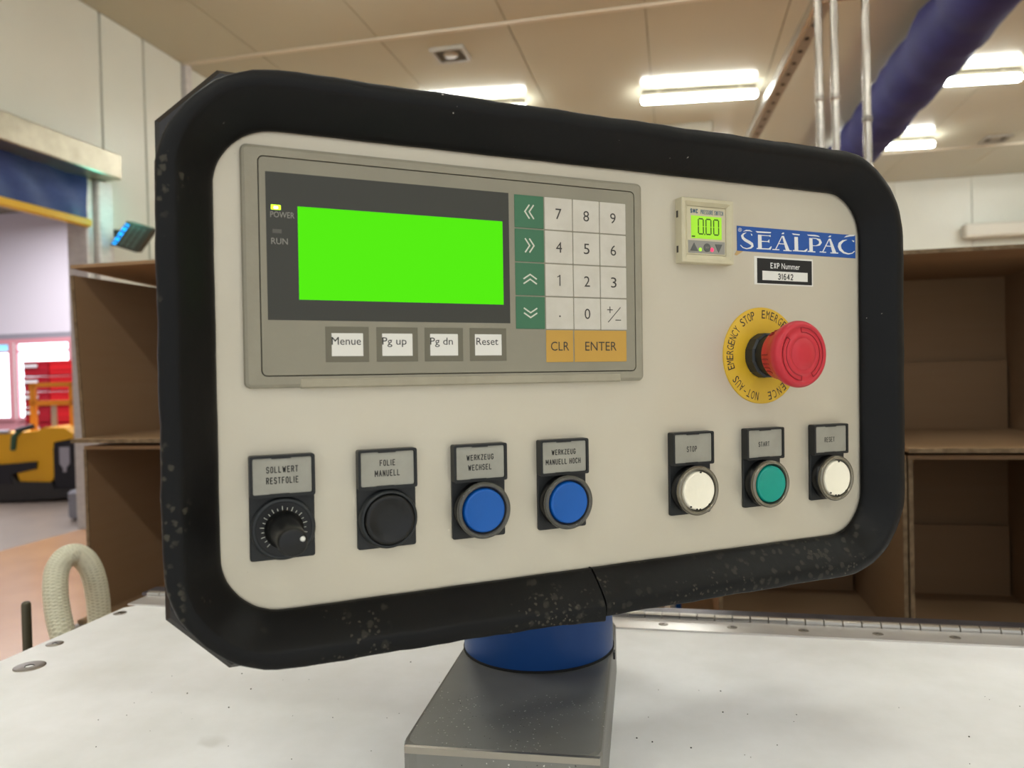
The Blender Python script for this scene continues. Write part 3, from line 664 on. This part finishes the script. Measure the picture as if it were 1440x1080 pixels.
prof = [(.3, .2), (-.5, 1.2), (.2, 2.8), (2, 5.2), (6, 9.4), (10, 13.4), (13.6, 16.7), (14.8, 17.5), (16, 17.9), (19, 18.0), (22.2, 17.5), (23.1, 16.5), (23.6, 14), (23.6, -4), (23.4, -9), (21, -10), (21, -5.2), (10, -4)]
rp = rim_path(); loops = []; R = random.Random(5); nR = len(rp)
for i, (x, y, nx, ny) in enumerate(rp):
    e = 1.0
    e += .10*math.exp(-i/5.0)          # the left end of the strip stands slightly proud at the joint
    wob = .22*math.sin(i*.9)+.15*math.sin(i*2.3+1)
    cor = 0
    if ny != 0 and nx != 0: cor = -1.2*abs(nx*ny)*2*0.8
    loops.append([(x+nx*(w*(e if w > 12 else 1)+(wob if w > 5 else wob*.3)+(cor if w > 15 else 0)), y+ny*(w*(e if w > 12 else 1)+(wob if w > 5 else wob*.3)+(cor if w > 15 else 0)), z*(1+.06*math.exp(-i/5.0)) if z > 3 else z) for w, z in prof])
b = P(); b.loft(loops, 'rubber', smooth=True); obj('rubber_rim', b, panel, 'thick black rubber edge strip, scuffed and chipped near the bottom')
b = P(); b.box(43.0, -130, -3, 43.8, -106, 2, 'hole_dark'); obj('rim_joint', b, panel, 'dark gap where the ends of the rubber strip meet')
# ---------------- operator terminal
HX0, HX1, HY0, HY1 = -140.8, 79.9, -.2, 114.3
GX0, GX1, GY0, GY1 = -133.0, 74.0, 5.7, 108.9
b = P(); n = 5
O = lambda z, o: rrect(HX0, HY0, HX1, HY1, 3, z, n, o)
G = lambda z, o, r=2.5: rrect(GX0, GY0, GX1, GY1, r, z, n, o)
b.loft([O(0, 0), O(2.2, 0), O(3.2, -.5), O(3.9, -1.8), G(3.9, .35), G(2.4, .35)], 'bezel_plastic', False, False)
b.loft([G(2.4, .35), G(2.4, -.1)], 'groove', False, False)
term = obj('operator_terminal', b, panel, 'grey beige operator terminal frame with screen and keypad')
b = P(); b.loft([G(1.0, -.15), G(3.7, -.15), G(3.9, -.4)], 'film_beige', False, True); obj('front_film', b, term, 'beige front film')
b = P(); b.box(HX0+25, HY0-.35, .3, HX1-16, HY0+4.6, 4.25, 'bezel_bead', .8); obj('bottom_clip_strip', b, term, 'pale clip strip along the lower edge')
Z0 = 3.9
b = P(); b.box(-129.9, 32.1, Z0-.3, -5.3, 101.9, Z0+.06, 'film_dark'); obj('display_window', b, term, 'dark display window')
b = P(); b.box(-115.4, 42.0, Z0-.2, -9.1, 86.4, Z0+.12, 'lcd_green'); obj('screen', b, term, 'blank bright green backlit screen')
b = P(); b.box(-127.5, 84.2, Z0-.2, -123.2, 86.4, Z0+.14, 'led_on', .05); b.box(-126.3, 84.6, Z0+.1, -124.4, 85.7, Z0+.17, 'led_core'); obj('power_lamp', b, term, 'lit yellow green indicator')
b = P(); b.box(-127.1, 73.1, Z0-.2, -122.9, 75.0, Z0+.12, 'led_off', .05); obj('run_lamp', b, term, 'unlit indicator')
b = P(); b.text('POWER', -127.9, 80.5, -116.9, 83.3, Z0+.12, 'print_grey'); b.text('RUN', -127.7, 67.9, -120.2, 70.8, Z0+.12, 'print_grey'); obj('lettering', b, term)
def key(x0, y0, x1, y1, m, txt, tw, th, lab, tm='print_black', bold=.0, draw=None):
    b = P(); b.loft([rrect(x0, y0, x1, y1, .3, Z0-.1, 2), rrect(x0, y0, x1, y1, .3, Z0+.22, 2), rrect(x0, y0, x1, y1, .3, Z0+.34, 2, -.25)], m)
    cx, cy = (x0+x1)/2, (y0+y1)/2
    if txt: b.text(txt, cx-tw/2, cy-th/2, cx+tw/2, cy+th/2, Z0+.40, tm, bold)
    if draw: draw(b, cx, cy)
    return obj('key', b, term, lab)
KX = [(-2.0, 15.4), (16.1, 33.1), (33.7, 50.4), (51.0, 68.0)]; KY = [(83.9, 101.5), (65.6, 83.2), (47.4, 64.9), (29.2, 46.7)]
def chev(kind):
    def d(b, cx, cy):
        for o in (-1.3, 1.3):
            if kind in '<>':
                s = -1 if kind == '<' else 1
                pt = [(cx+o-s*1.3, cy+3.6), (cx+o+s*1.3, cy), (cx+o-s*1.3, cy-3.6)]
            else:
                s = 1 if kind == '^' else -1
                pt = [(cx-3.8, cy+o-s*1.1), (cx, cy+o+s*1.3), (cx+3.8, cy+o-s*1.1)]
            b.stroke(pt, .75, Z0+.3, Z0+.42, 'print_pale')
    return d
for k, (kd, nm) in enumerate((('<', 'double left'), ('>', 'double right'), ('^', 'double up'), ('v', 'double down'))):
    key(KX[0][0], KY[k][0], KX[0][1], KY[k][1], 'key_green', None, 0, 0, 'green key with %s arrow' % nm, draw=chev(kd))
for r, row in enumerate(('789', '456', '123')):
    for c, ch in enumerate(row): key(KX[c+1][0], KY[r][0], KX[c+1][1], KY[r][1], 'key_white', None if ch == '1' else ch, 3.7, 5.9, 'white key printed %s' % ch, 'print_dark', draw=(lambda b, cx, cy: (b.stroke([(cx+.3, cy-2.9), (cx+.3, cy+2.9)], .62, Z0+.3, Z0+.42, 'print_dark'), b.stroke([(cx+.2, cy+2.6), (cx-1.1, cy+1.9)], .5, Z0+.3, Z0+.42, 'print_dark'))) if ch == '1' else None)
key(KX[1][0], KY[3][0], KX[1][1], KY[3][1], 'key_white', None, 0, 0, 'white decimal point key', draw=lambda b, cx, cy: b.lathe(cx, cy-1.6, [(.5, Z0+.3), (.5, Z0+.42)], 'print_dark', 10))
key(KX[2][0], KY[3][0], KX[2][1], KY[3][1], 'key_white', '0', 3.7, 5.9, 'white key printed 0', 'print_dark')
def pm(b, cx, cy):
    b.stroke([(cx-3.9, cy-4.4), (cx+4.2, cy+4.0)], .45, Z0+.3, Z0+.42, 'print_dark')
    b.stroke([(cx-4.4, cy+2.6), (cx-1.0, cy+2.6)], .5, Z0+.3, Z0+.42, 'print_dark'); b.stroke([(cx-2.7, cy+.9), (cx-2.7, cy+4.3)], .5, Z0+.3, Z0+.42, 'print_dark')
    b.stroke([(cx+1.0, cy-3.2), (cx+4.4, cy-3.2)], .5, Z0+.3, Z0+.42, 'print_dark')
key(KX[3][0], KY[3][0], KX[3][1], KY[3][1], 'key_white', None, 0, 0, 'white plus minus key', draw=pm)
key(16.0, 11.0, 32.8, 28.6, 'key_amber', 'CLR', 11.3, 5.0, 'amber key printed CLR', 'print_dark'); key(33.6, 11.0, 67.6, 28.6, 'key_amber', 'ENTER', 20.5, 5.0, 'amber key printed ENTER', 'print_dark')
for (x0, x1, txt, w0, w1) in ((-103.4, -82.2, 'Menue', .0, .93), (-78.4, -57.0, 'Pg up', .0, .80), (-53.4, -32.5, 'Pg dn', .0, .81), (-28.8, -7.8, 'Reset', .05, .87)):
    b = P(); b.box(x0, 12.0, Z0-.1, x1, 29.3, Z0+.15, 'key_frame', .1)
    a0, a1 = x0+2.9, x1-2.9; b.box(a0, 14.9, Z0+.1, a1, 26.1, Z0+.25, 'paper_white', .05); w = a1-a0
    desc = 'g' in txt or 'p' in txt
    b.text(txt, a0+w*w0, 20.4-(1.1 if desc else 0), a0+w*w1, 24.2, Z0+.30, 'print_black'); obj('function_key', b, term, 'grey framed key with white tag reading %s' % txt)
# ---------------- push buttons on legend plates
def legend(cx, lines, lab):
    x0, x1 = cx-15, cx+15
    b = P()
    b.loft([rrect(x0, -81.8, x1, -50, 1.2, 0, 3), rrect(x0, -81.8, x1, -50, 1.2, 1.5, 3), rrect(x0, -81.8, x1, -50, 1.2, 1.8, 3, -.3)], 'black_plastic')
    n = 3; O = [p[:2] for p in rrect(x0, -51.6, x1, -31.8, 1.0, 0, n)]; I = [p[:2] for p in rrect(x0+1.3, -50.2, x1-1.4, -33.0, .6, 0, n)]
    b.ring(O, I, 0, 5.6, 'black_plastic'); b.box(x0+.5, -51, 0, x1-.5, -32.5, 4.2, 'black_plastic')
    b.box(cx-5, -33.4, 5.0, cx+4, -32.9, 5.55, 'black_plastic'); b.box(cx-6, -50.5, 5.0, cx+3, -49.9, 5.55, 'black_plastic')
    base = obj('push_button', b, panel, lab)
    b = P(); b.loft([rrect(x0+1.5, -50.1, x1-1.6, -33.1, .8, 4.2, 3), rrect(x0+1.5, -50.1, x1-1.6, -33.1, .8, 4.9, 3)], 'insert_alu'); obj('legend_insert', b, base, 'silver legend insert')
    b = P()
    for txt, a0, a1, c0, c1 in lines: b.line(txt, a0, c0, a1, c1, 4.96, 'print_black', .44 if len(lines) > 1 else .42)
    obj('lettering', b, base)
    return base
def lamp_button(cx, cy, lines, m, lab, capn, worn=False):
    base = legend(cx, lines, lab)
    b = P(); b.lathe(cx, cy, [(14.4, 1.7), (14.4, 6.6), (13.9, 7.0)], 'black_gloss', 48, False, True); obj('collar', b, base, 'black collar')
    b = P(); b.lathe(cx, cy, [(13.9, 7.0), (14.6, 7.4), (14.9, 8.4), (14.8, 9.6), (14.2, 10.4), (13.3, 10.6), (12.8, 10.3), (12.5, 9.6)], 'ring_clear' if 'blue' in lab else 'ring_metal', 64, False, False); obj('bezel_ring', b, base, 'shiny translucent ring'); b = P(); b.lathe(cx, cy, [(12.5, 9.6), (12.2, 8.8), (11.7, 7.2)], 'ring_inner', 56, False, False); obj('ring_recess', b, base, 'dark recess inside the ring')
    b = P(); b.lathe(cx, cy, [(11.6, 7.2), (11.4, 9.6), (11.0, 10.3), (10.4, 10.55), (9.8, 10.35), (0.01, 10.45)], m, 56, False, False); obj('button_cap', b, base, capn)
    if worn:
        b = P()
        for a in (85, -88, -100, -125, -50): b.box(cx+11.0*math.cos(math.radians(a))-.7, cy+11.0*math.sin(math.radians(a))-.5, 10.2, cx+11.0*math.cos(math.radians(a))+.7, cy+11.0*math.sin(math.radians(a))+.5, 10.62, 'hole_dark', .2)
        obj('latch_slots', b, base, 'small dark slots at the rim')
    return base
CY = -67
# potentiometer
base = legend(-124.8, (('SOLLWERT', -132.2, -117.6, -40.1, -37.0), ('RESTFOLIE', -132.3, -117.5, -45.3, -42.1)), 'rotary setpoint knob on a black plate reading SOLLWERT RESTFOLIE')
cx = -124.6
b = P(); b.lathe(cx, CY, [(14.9, 1.7), (14.9, 3.6), (14.3, 4.6), (13.2, 5.0), (12.7, 4.6)], 'collar_grey', 56, False, False); b.lathe(cx, CY, [(12.7, 4.6), (.01, 4.6)], 'black_gloss', 56, False, False); obj('dial', b, base, 'round black dial')
b = P()
for k in range(21):
    a = math.radians(225-13.2*k); r0, r1 = (8.6, 10.9) if k % 2 == 0 else (8.6, 10.2)
    b.stroke([(cx+r0*math.cos(a), CY+r0*math.sin(a)), (cx+r1*math.cos(a), CY+r1*math.sin(a))], .28, 4.6, 4.72, 'print_pale')
b.stroke([(cx+8.6*math.cos(math.radians(225-6.6*k)), CY+8.6*math.sin(math.radians(225-6.6*k))) for k in range(13, 41)], .22, 4.6, 4.70, 'print_grey')
obj('scale', b, base, 'white graduated scale')
b = P(); b.lathe(cx, CY, [(9.0, 4.7), (9.0, 6.2), (8.2, 7.2), (7.2, 9.0), (6.9, 14), (6.6, 30), (6.4, 35.6), (5.9, 36.6), (5.2, 37.0), (.01, 37.0)], 'black_gloss', 40, False, False)
kn = obj('knob', b, base, 'tall tapered black knob')
b = P(); b.lathe(cx+4.0, CY+1.3, [(1.15, 36.9), (1.1, 37.25), (.01, 37.3)], 'white_dot', 16, False, False); obj('pointer_dot', b, base, 'white pointer dot')
# black push button
base = legend(-74.0, (('FOLIE', -78.1, -70.2, -40.1, -37.0), ('MANUELL', -80.7, -67.9, -45.3, -42.1)), 'black push button on a black plate reading FOLIE MANUELL')
cx = -73.7
b = P(); b.lathe(cx, CY, [(15.0, 1.7), (15.0, 3.4), (14.4, 5.4), (13.5, 6.4), (13.0, 6.2), (12.8, 4.8)], 'collar_grey', 56, False, False); obj('collar', b, base, 'dark grey collar')
b = P(); b.lathe(cx, CY, [(12.7, 4.4), (12.5, 7.0), (11.6, 7.7), (10.2, 7.5), (8.2, 6.4), (5, 6.0), (.01, 5.9)], 'black_gloss', 56, False, False); obj('button_cap', b, base, 'dished black cap')
lamp_button(-24.1, -66.3, (('WERKZEUG', -32.0, -16.7, -40.3, -37.3), ('WECHSEL', -31.2, -17.9, -45.6, -42.5)), 'cap_blue', 'blue push button on a black plate reading WERKZEUG WECHSEL', 'flat blue cap')
lamp_button(25.9, -66.3, (('WERKZEUG', 17.9, 32.9, -40.3, -37.3), ('MANUELL HOCH', 14.2, 36.0, -45.6, -42.5)), 'cap_blue', 'blue push button on a black plate reading WERKZEUG MANUELL HOCH', 'flat blue cap')
lamp_button(113.4, -66.6, (('STOP', 108.6, 116.0, -43.7, -40.3),), 'cap_white', 'white push button on a black plate reading STOP', 'worn white cap', True)
lamp_button(169.2, -66.7, (('START', 163.6, 172.5, -43.5, -40.4),), 'cap_teal', 'green push button on a black plate reading START', 'flat teal green cap')
lamp_button(225.0, -67.0, (('RESET', 219.3, 228.2, -43.5, -40.2),), 'cap_white', 'white push button on a black plate reading RESET', 'worn white cap', True)
# ---------------- emergency stop
EX, EY = 170.8, 14.0
b = P(); b.lathe(EX, EY, [(30.6, 0), (30.6, 1.0), (30.2, 1.4), (14.2, 1.4)], 'stop_yellow', 72, False, False); es = obj('emergency_stop', b, panel, 'emergency stop with round yellow disc')
b = P()
def arc_text(txt, a0, a1, r, h, w):
    n = len(txt)
    for i, ch in enumerate(txt):
        if ch == ' ': continue
        a = a0+(a1-a0)*i/(n-1); ww = w*(.35 if ch in 'I-' else 1.0)
        T = Matrix.Translation((EX, EY, 0)) @ Matrix.Rotation(math.radians(a-90), 4, 'Z') @ Matrix.Translation((0, r, 0))
        if ch == '-': b.box(0, 0, 0, 0, 0, 0, 'print_dark'); b.add([tuple(T @ Vector(p)) for p in ((-ww, h*.1-.3, 1.5), (ww, h*.1-.3, 1.5), (ww, h*.1+.3, 1.5), (-ww, h*.1+.3, 1.5))], [(0, 1, 2, 3)], 'print_dark')
        else: b.text(ch, -ww/2, -h/2, ww/2, h/2, 1.5, 'print_dark', 0, T)
arc_text('EMERGENCY STOP', 196, 107, 26.2, 5.2, 2.6)
arc_text('EMERGENCIA', 88, 16, 26.2, 5.2, 2.6)
arc_text('URGENCE', -22, -78, 26.2, 5.2, 2.6)
arc_text('NOT-AUS', -101, -146, 26.2, 5.2, 2.6)
obj('lettering', b, es)
b = P(); oc = [(14.2, 1.3), (14.2, 7.0), (13.4, 9.0)]
b.loft([circ(EX, EY, 14.4, 1.3, 12, .26), circ(EX, EY, 14.4, 7.6, 12, .26), circ(EX, EY, 13.2, 8.6, 12, .26)], 'collar_grey'); b.lathe(EX, EY, [(12.6, 8.5), (12.4, 17.5)], 'black_plastic', 40, False, True); obj('collar', b, es, 'black faceted collar')
b = P()
b.lathe(EX, EY, [(11.5, 16.0), (14.6, 16.2), (15.3, 17.2), (15.5, 20), (16.2, 22.5), (18.2, 26.0), (19.6, 29.0), (20.1, 31.4), (19.9, 33.2), (19.0, 34.8), (17.6, 35.6), (16.6, 35.5), (16.2, 35.0), (12.6, 35.3), (12.2, 35.8), (9.8, 36.0), (9.5, 35.6), (9.1, 36.0), (4, 36.3), (.01, 36.4)], 'stop_red', 72, False, False)
for k in range(36):
    a = 2*math.pi*k/36; c, s_ = math.cos(a), math.sin(a)
    if k % 9 > 4: continue
    b.tube([(EX+15.5*c, EY+15.5*s_, 18.0), (EX+16.1*c, EY+16.1*s_, 22.0), (EX+17.2*c, EY+17.2*s_, 24.2)], .45, 'stop_red_groove', 5)
cap = obj('mushroom_cap', b, es, 'red mushroom cap')
b = P()
def arrow(a0, a1):
    r = 14.4; pts = [(EX+r*math.cos(math.radians(a0+(a1-a0)*i/16)), EY+r*math.sin(math.radians(a0+(a1-a0)*i/16))) for i in range(17)]
    for off in (-1.3, 1.3): b.stroke([(EX+(r+off)*math.cos(math.radians(a0+(a1-a0)*i/16)), EY+(r+off)*math.sin(math.radians(a0+(a1-a0)*i/16))) for i in range(17)], .3, 35.2, 35.55, 'stop_red_groove')
    for a in (a0, a1):
        c, s_ = math.cos(math.radians(a)), math.sin(math.radians(a)); b.stroke([(EX+13.1*c, EY+13.1*s_), (EX+15.7*c, EY+15.7*s_)], .3, 35.2, 35.55, 'stop_red_groove')
arrow(140, 265); arrow(-60, 95)
obj('arrow_grooves', b, es, 'engraved turning arrows')
# ---------------- pressure switch
b = P(); x0, x1, y0, y1 = 105.9, 144.5, 69.7, 108.6
Q = lambda z, o: rrect(x0, y0, x1, y1, .6, z, 2, o)
I = lambda z, o: rrect(111.0, 75.1, 140.0, 104.0, .3, z, 2, o)
b.loft([Q(0, 0), Q(5.9, 0), Q(6.5, -.5), Q(6.5, -2.3), Q(6.2, -2.5), I(4.4, .2), I(3.6, .15)], 'cream_plastic', False, False)
for yy in (76, 97): b.box(x0-.15, yy, 1.0, x0+.3, yy+4, 2.6, 'print_dark')
ps = obj('pressure_switch', b, panel, 'small cream square pressure switch with green readout')
b = P(); b.loft([I(3.0, 0), I(4.1, 0), I(4.3, -.25)], 'cream_plastic', False, True); obj('front_plate', b, ps)
b = P(); b.box(114.0, 84.8, 4.0, 136.8, 98.4, 4.45, 'lcd_lime'); obj('readout', b, ps, 'backlit lime green readout')
b = P()
def seven(x, y, w, h):
    for (a, c) in (((x+.5, y+h), (x+w-.5, y+h)), ((x+.5, y), (x+w-.5, y)), ((x, y+.5), (x, y+h/2-.4)), ((x, y+h/2+.4), (x, y+h-.5)), ((x+w, y+.5), (x+w, y+h/2-.4)), ((x+w, y+h/2+.4), (x+w, y+h-.5))): b.stroke([a, c], .75, 4.4, 4.5, 'lcd_seg')
for x in (119.3, 125.0, 130.8): seven(x, 87.6, 3.7, 9.1)
b.box(123.6, 87.1, 4.4, 124.4, 87.9, 4.5, 'lcd_seg'); b.box(114.4, 85.5, 4.4, 116.8, 86.3, 4.5, 'lcd_seg'); obj('digits', b, ps)
b = P(); b.line('SMC', 113.6, 99.8, 119.1, 102.5, 4.36, 'print_blue', .6); b.line('PRESSURE SWITCH', 121.2, 99.6, 138.2, 102.3, 4.36, 'print_blue', .34); obj('lettering', b, ps)
b = P(); b.box(111.7, 75.9, 4.1, 139.2, 83.6, 4.42, 'grey_strip', .1); obj('button_strip', b, ps, 'grey button strip')
b = P(); b.prism([(113.0, 77.2), (118.8, 77.2), (115.9, 82.1)], 4.4, 4.7, 'btn_grey'); obj('up_button', b, ps, 'grey up triangle')
b = P(); b.lathe(125.6, 79.5, [(2.6, 4.4), (2.6, 4.7), (2.4, 4.8)], 'btn_grey', 24); b.text('SET', 124.2, 79.0, 127, 80.1, 4.84, 'print_grey'); obj('set_button', b, ps, 'round grey button')
b = P(); b.prism([(131.6, 81.9), (134.3, 77.0), (137.0, 81.9)], 4.4, 4.7, 'btn_grey'); obj('down_button', b, ps, 'grey down triangle')
b = P(); b.lathe(120.6, 78.2, [(1.2, 4.4), (1.0, 4.7)], 'led_lime', 14); obj('green_lamp', b, ps, 'lit green lamp')
b = P(); b.lathe(129.4, 78.4, [(1.3, 4.4), (1.1, 4.7)], 'led_red', 14); obj('red_lamp', b, ps, 'lit red lamp')
# ---------------- labels
GLYPH = [[[157.25,92.0],[159.68,92.42],[159.55,93.23],[157.18,92.17]],[[159.68,92.42],[162.15,92.58],[162.34,93.28],[159.55,93.23]],[[162.15,92.58],[164.38,92.27],[164.47,92.44],[162.34,93.28]],[[159.54,91.57],[156.99,90.92],[157.7,90.21],[159.66,91.37]],[[156.99,90.92],[155.32,89.34],[157.25,89.32],[157.7,90.21]],[[155.32,89.34],[156.17,87.3],[157.85,88.39],[157.25,89.32]],[[156.17,87.3],[158.31,85.89],[159.57,87.44],[157.85,88.39]],[[158.31,85.89],[161.14,84.8],[162.42,86.48],[159.57,87.44]],[[161.14,84.8],[163.16,83.84],[164.89,85.09],[162.42,86.48]],[[163.16,83.84],[163.53,83.48],[165.4,83.13],[164.89,85.09]],[[163.53,83.48],[162.81,82.58],[163.37,81.64],[165.4,83.13]],[[162.81,82.58],[159.86,81.73],[159.83,81.08],[163.37,81.64]],[[159.86,81.73],[157.03,82.14],[156.69,81.66],[159.83,81.08]],[[157.03,82.14],[155.08,83.55],[154.65,83.2],[156.69,81.66]],[[163.05,91.15],[164.26,90.75],[164.4,89.81],[163.79,89.78]],[[167.01,92.93],[179.75,93.07],[179.51,92.27],[168.37,91.95]],[[168.96,90.8],[171.86,90.85],[172.06,81.93],[168.92,81.89]],[[167.63,81.58],[167.94,82.31],[177.6,82.47],[179.3,81.78]],[[177.6,82.47],[179.71,84.02],[180.18,83.8],[179.3,81.78]],[[171.81,87.04],[176.66,87.08],[176.65,86.6],[171.81,86.45]],[[176.66,87.08],[178.3,88.37],[178.35,86.1],[176.65,86.6]],[[171.86,90.74],[177.48,90.77],[177.86,90.38],[171.86,90.26]],[[176.93,90.74],[179.41,91.07],[179.32,89.87],[177.86,90.38]],[[188.18,92.32],[189.61,93.43],[190.87,93.27],[190.23,92.38]],[[188.6,91.15],[183.0,82.28],[183.7,82.05],[189.3,90.93]],[[188.79,91.15],[190.37,91.24],[195.17,82.18],[192.0,82.02]],[[185.56,85.75],[191.86,85.73],[191.92,86.28],[185.62,86.29]],[[180.67,81.7],[186.45,81.76],[186.51,82.42],[180.73,82.36]],[[189.84,81.51],[196.9,81.63],[196.95,82.3],[189.88,82.18]],[[197.14,93.29],[203.97,93.16],[203.8,92.35],[198.33,92.45]],[[199.28,91.17],[202.33,91.23],[202.63,82.32],[199.41,82.28]],[[197.8,81.83],[198.05,82.57],[207.49,82.64],[209.35,81.87]],[[207.49,82.64],[210.19,84.07],[210.68,83.85],[209.35,81.87]],[[210.22,93.29],[217.03,93.52],[217.85,92.58],[211.44,92.62]],[[217.03,93.52],[219.92,93.26],[221.66,92.43],[217.85,92.58]],[[212.07,91.19],[214.95,91.23],[215.25,82.36],[212.13,82.32]],[[210.54,82.03],[217.35,81.94],[217.44,82.63],[210.62,82.71]],[[214.68,91.06],[218.15,90.9],[218.34,91.45],[214.72,91.37]],[[218.15,90.9],[220.41,89.71],[221.86,91.0],[218.34,91.45]],[[220.41,89.71],[220.87,88.76],[223.36,88.83],[221.86,91.0]],[[220.87,88.76],[220.39,87.76],[221.47,86.72],[223.36,88.83]],[[220.39,87.76],[218.14,86.65],[218.24,86.17],[221.47,86.72]],[[218.14,86.65],[215.14,86.43],[215.13,86.06],[218.24,86.17]],[[228.68,92.78],[230.38,93.94],[231.73,93.78],[230.87,92.79]],[[229.47,91.72],[223.34,82.54],[224.08,82.3],[230.22,91.48]],[[229.51,91.71],[231.2,91.81],[236.18,82.68],[232.62,82.5]],[[226.07,86.43],[232.64,86.48],[232.69,87.04],[226.12,87.0]],[[221.17,82.2],[226.93,82.18],[227.01,82.87],[221.25,82.88]],[[230.73,82.06],[237.86,82.17],[237.91,82.86],[230.78,82.75]],[[243.15,93.26],[245.32,94.65],[249.05,95.51],[248.35,94.32]],[[248.35,94.32],[249.05,95.51],[253.24,95.7],[252.71,94.9]],[[246.12,92.13],[241.86,91.47],[242.67,90.4],[246.19,91.95]],[[241.86,91.47],[238.36,89.5],[240.64,88.53],[242.67,90.4]],[[238.36,89.5],[237.51,86.92],[240.41,87.28],[240.64,88.53]],[[237.51,86.92],[238.92,84.4],[241.01,85.62],[240.41,87.28]],[[238.92,84.4],[242.62,82.58],[243.46,83.73],[241.01,85.62]],[[242.62,82.58],[247.14,82.09],[247.21,82.86],[243.46,83.73]],[[247.14,82.09],[250.99,82.91],[250.67,83.42],[247.21,82.86]],[[250.99,82.91],[253.21,84.47],[252.68,84.87],[250.67,83.42]],[[250.23,91.9],[252.67,91.78],[252.49,90.75],[251.61,90.9]],[[155.74,93.02],[155.64,92.63],[155.91,92.56],[156.03,92.99]],[[155.64,92.63],[155.38,92.31],[155.59,92.15],[155.91,92.56]],[[155.38,92.31],[154.99,92.08],[155.1,91.87],[155.59,92.15]],[[154.99,92.08],[154.53,91.98],[154.53,91.74],[155.1,91.87]],[[154.53,91.98],[154.08,92.02],[153.96,91.8],[154.53,91.74]],[[154.08,92.02],[153.7,92.2],[153.48,92.02],[153.96,91.8]],[[153.7,92.2],[153.44,92.49],[153.17,92.38],[153.48,92.02]],[[153.44,92.49],[153.36,92.84],[153.06,92.82],[153.17,92.38]],[[153.36,92.84],[153.45,93.21],[153.18,93.28],[153.06,92.82]],[[153.45,93.21],[153.71,93.53],[153.5,93.68],[153.18,93.28]],[[153.71,93.53],[154.1,93.76],[153.99,93.97],[153.5,93.68]],[[154.1,93.76],[154.56,93.86],[154.56,94.09],[153.99,93.97]],[[154.56,93.86],[155.01,93.81],[155.13,94.04],[154.56,94.09]],[[155.01,93.81],[155.4,93.64],[155.61,93.81],[155.13,94.04]],[[155.4,93.64],[155.65,93.35],[155.93,93.45],[155.61,93.81]],[[155.65,93.35],[155.74,92.97],[156.03,93.03],[155.93,93.45]],[[154.31,92.32],[154.31,93.44],[154.05,93.53],[154.02,92.3]],[[154.31,93.44],[154.82,93.38],[155.02,93.56],[154.05,93.53]],[[154.82,93.38],[154.82,93.08],[155.02,92.92],[155.02,93.56]],[[154.82,93.08],[154.16,93.01],[154.19,92.78],[155.02,92.92]],[[154.29,92.82],[155.03,92.28],[155.24,92.46],[154.5,93.0]]]
b = P(); b.box(152.3, 79.8, 0, 253.8, 95.4, .25, 'sign_blue'); sg = obj('name_label', b, panel, 'blue name label reading SEALPAC')
b = P()
for k, poly in enumerate(GLYPH):
    c = [sum(p[0] for p in poly)/len(poly), sum(p[1] for p in poly)/len(poly)]
    ar = sum(poly[i][0]*poly[(i+1) % len(poly)][1]-poly[(i+1) % len(poly)][0]*poly[i][1] for i in range(len(poly)))
    if ar < 0: poly = poly[::-1]
    b.add([(p[0], p[1], .30+.0004*k) for p in poly], [list(range(len(poly)))], 'sign_white')
obj('lettering', b, sg, 'white serif lettering')
b = P(); b.box(165.9, 59.3, 0, 215.2, 77.2, .2, 'paper_white'); nl = obj('number_label', b, panel, 'black and white number label')
b = P(); b.box(168.1, 60.1, .15, 214.2, 76.0, .28, 'print_black'); b.box(172.3, 62.2, .25, 210.4, 68.1, .36, 'paper_white'); obj('field', b, nl)
b = P(); b.line('EXP', 179.0, 69.8, 186.4, 73.5, .36, 'sign_white', .6); b.text('Nummer', 188.2, 69.8, 203.7, 73.5, .36, 'sign_white', .004); b.line('31642', 185.1, 62.8, 197.9, 66.8, .42, 'print_black', .62); obj('lettering', b, nl)
b = P(); b.prism([(150.2, 77.2), (152.0, 76.8), (157, 79.6), (152.6, 80.4)], 0, .2, 'tape_brown'); obj('tape_scrap', b, panel, 'brown scrap of tape')
bpy.context.view_layer.update()
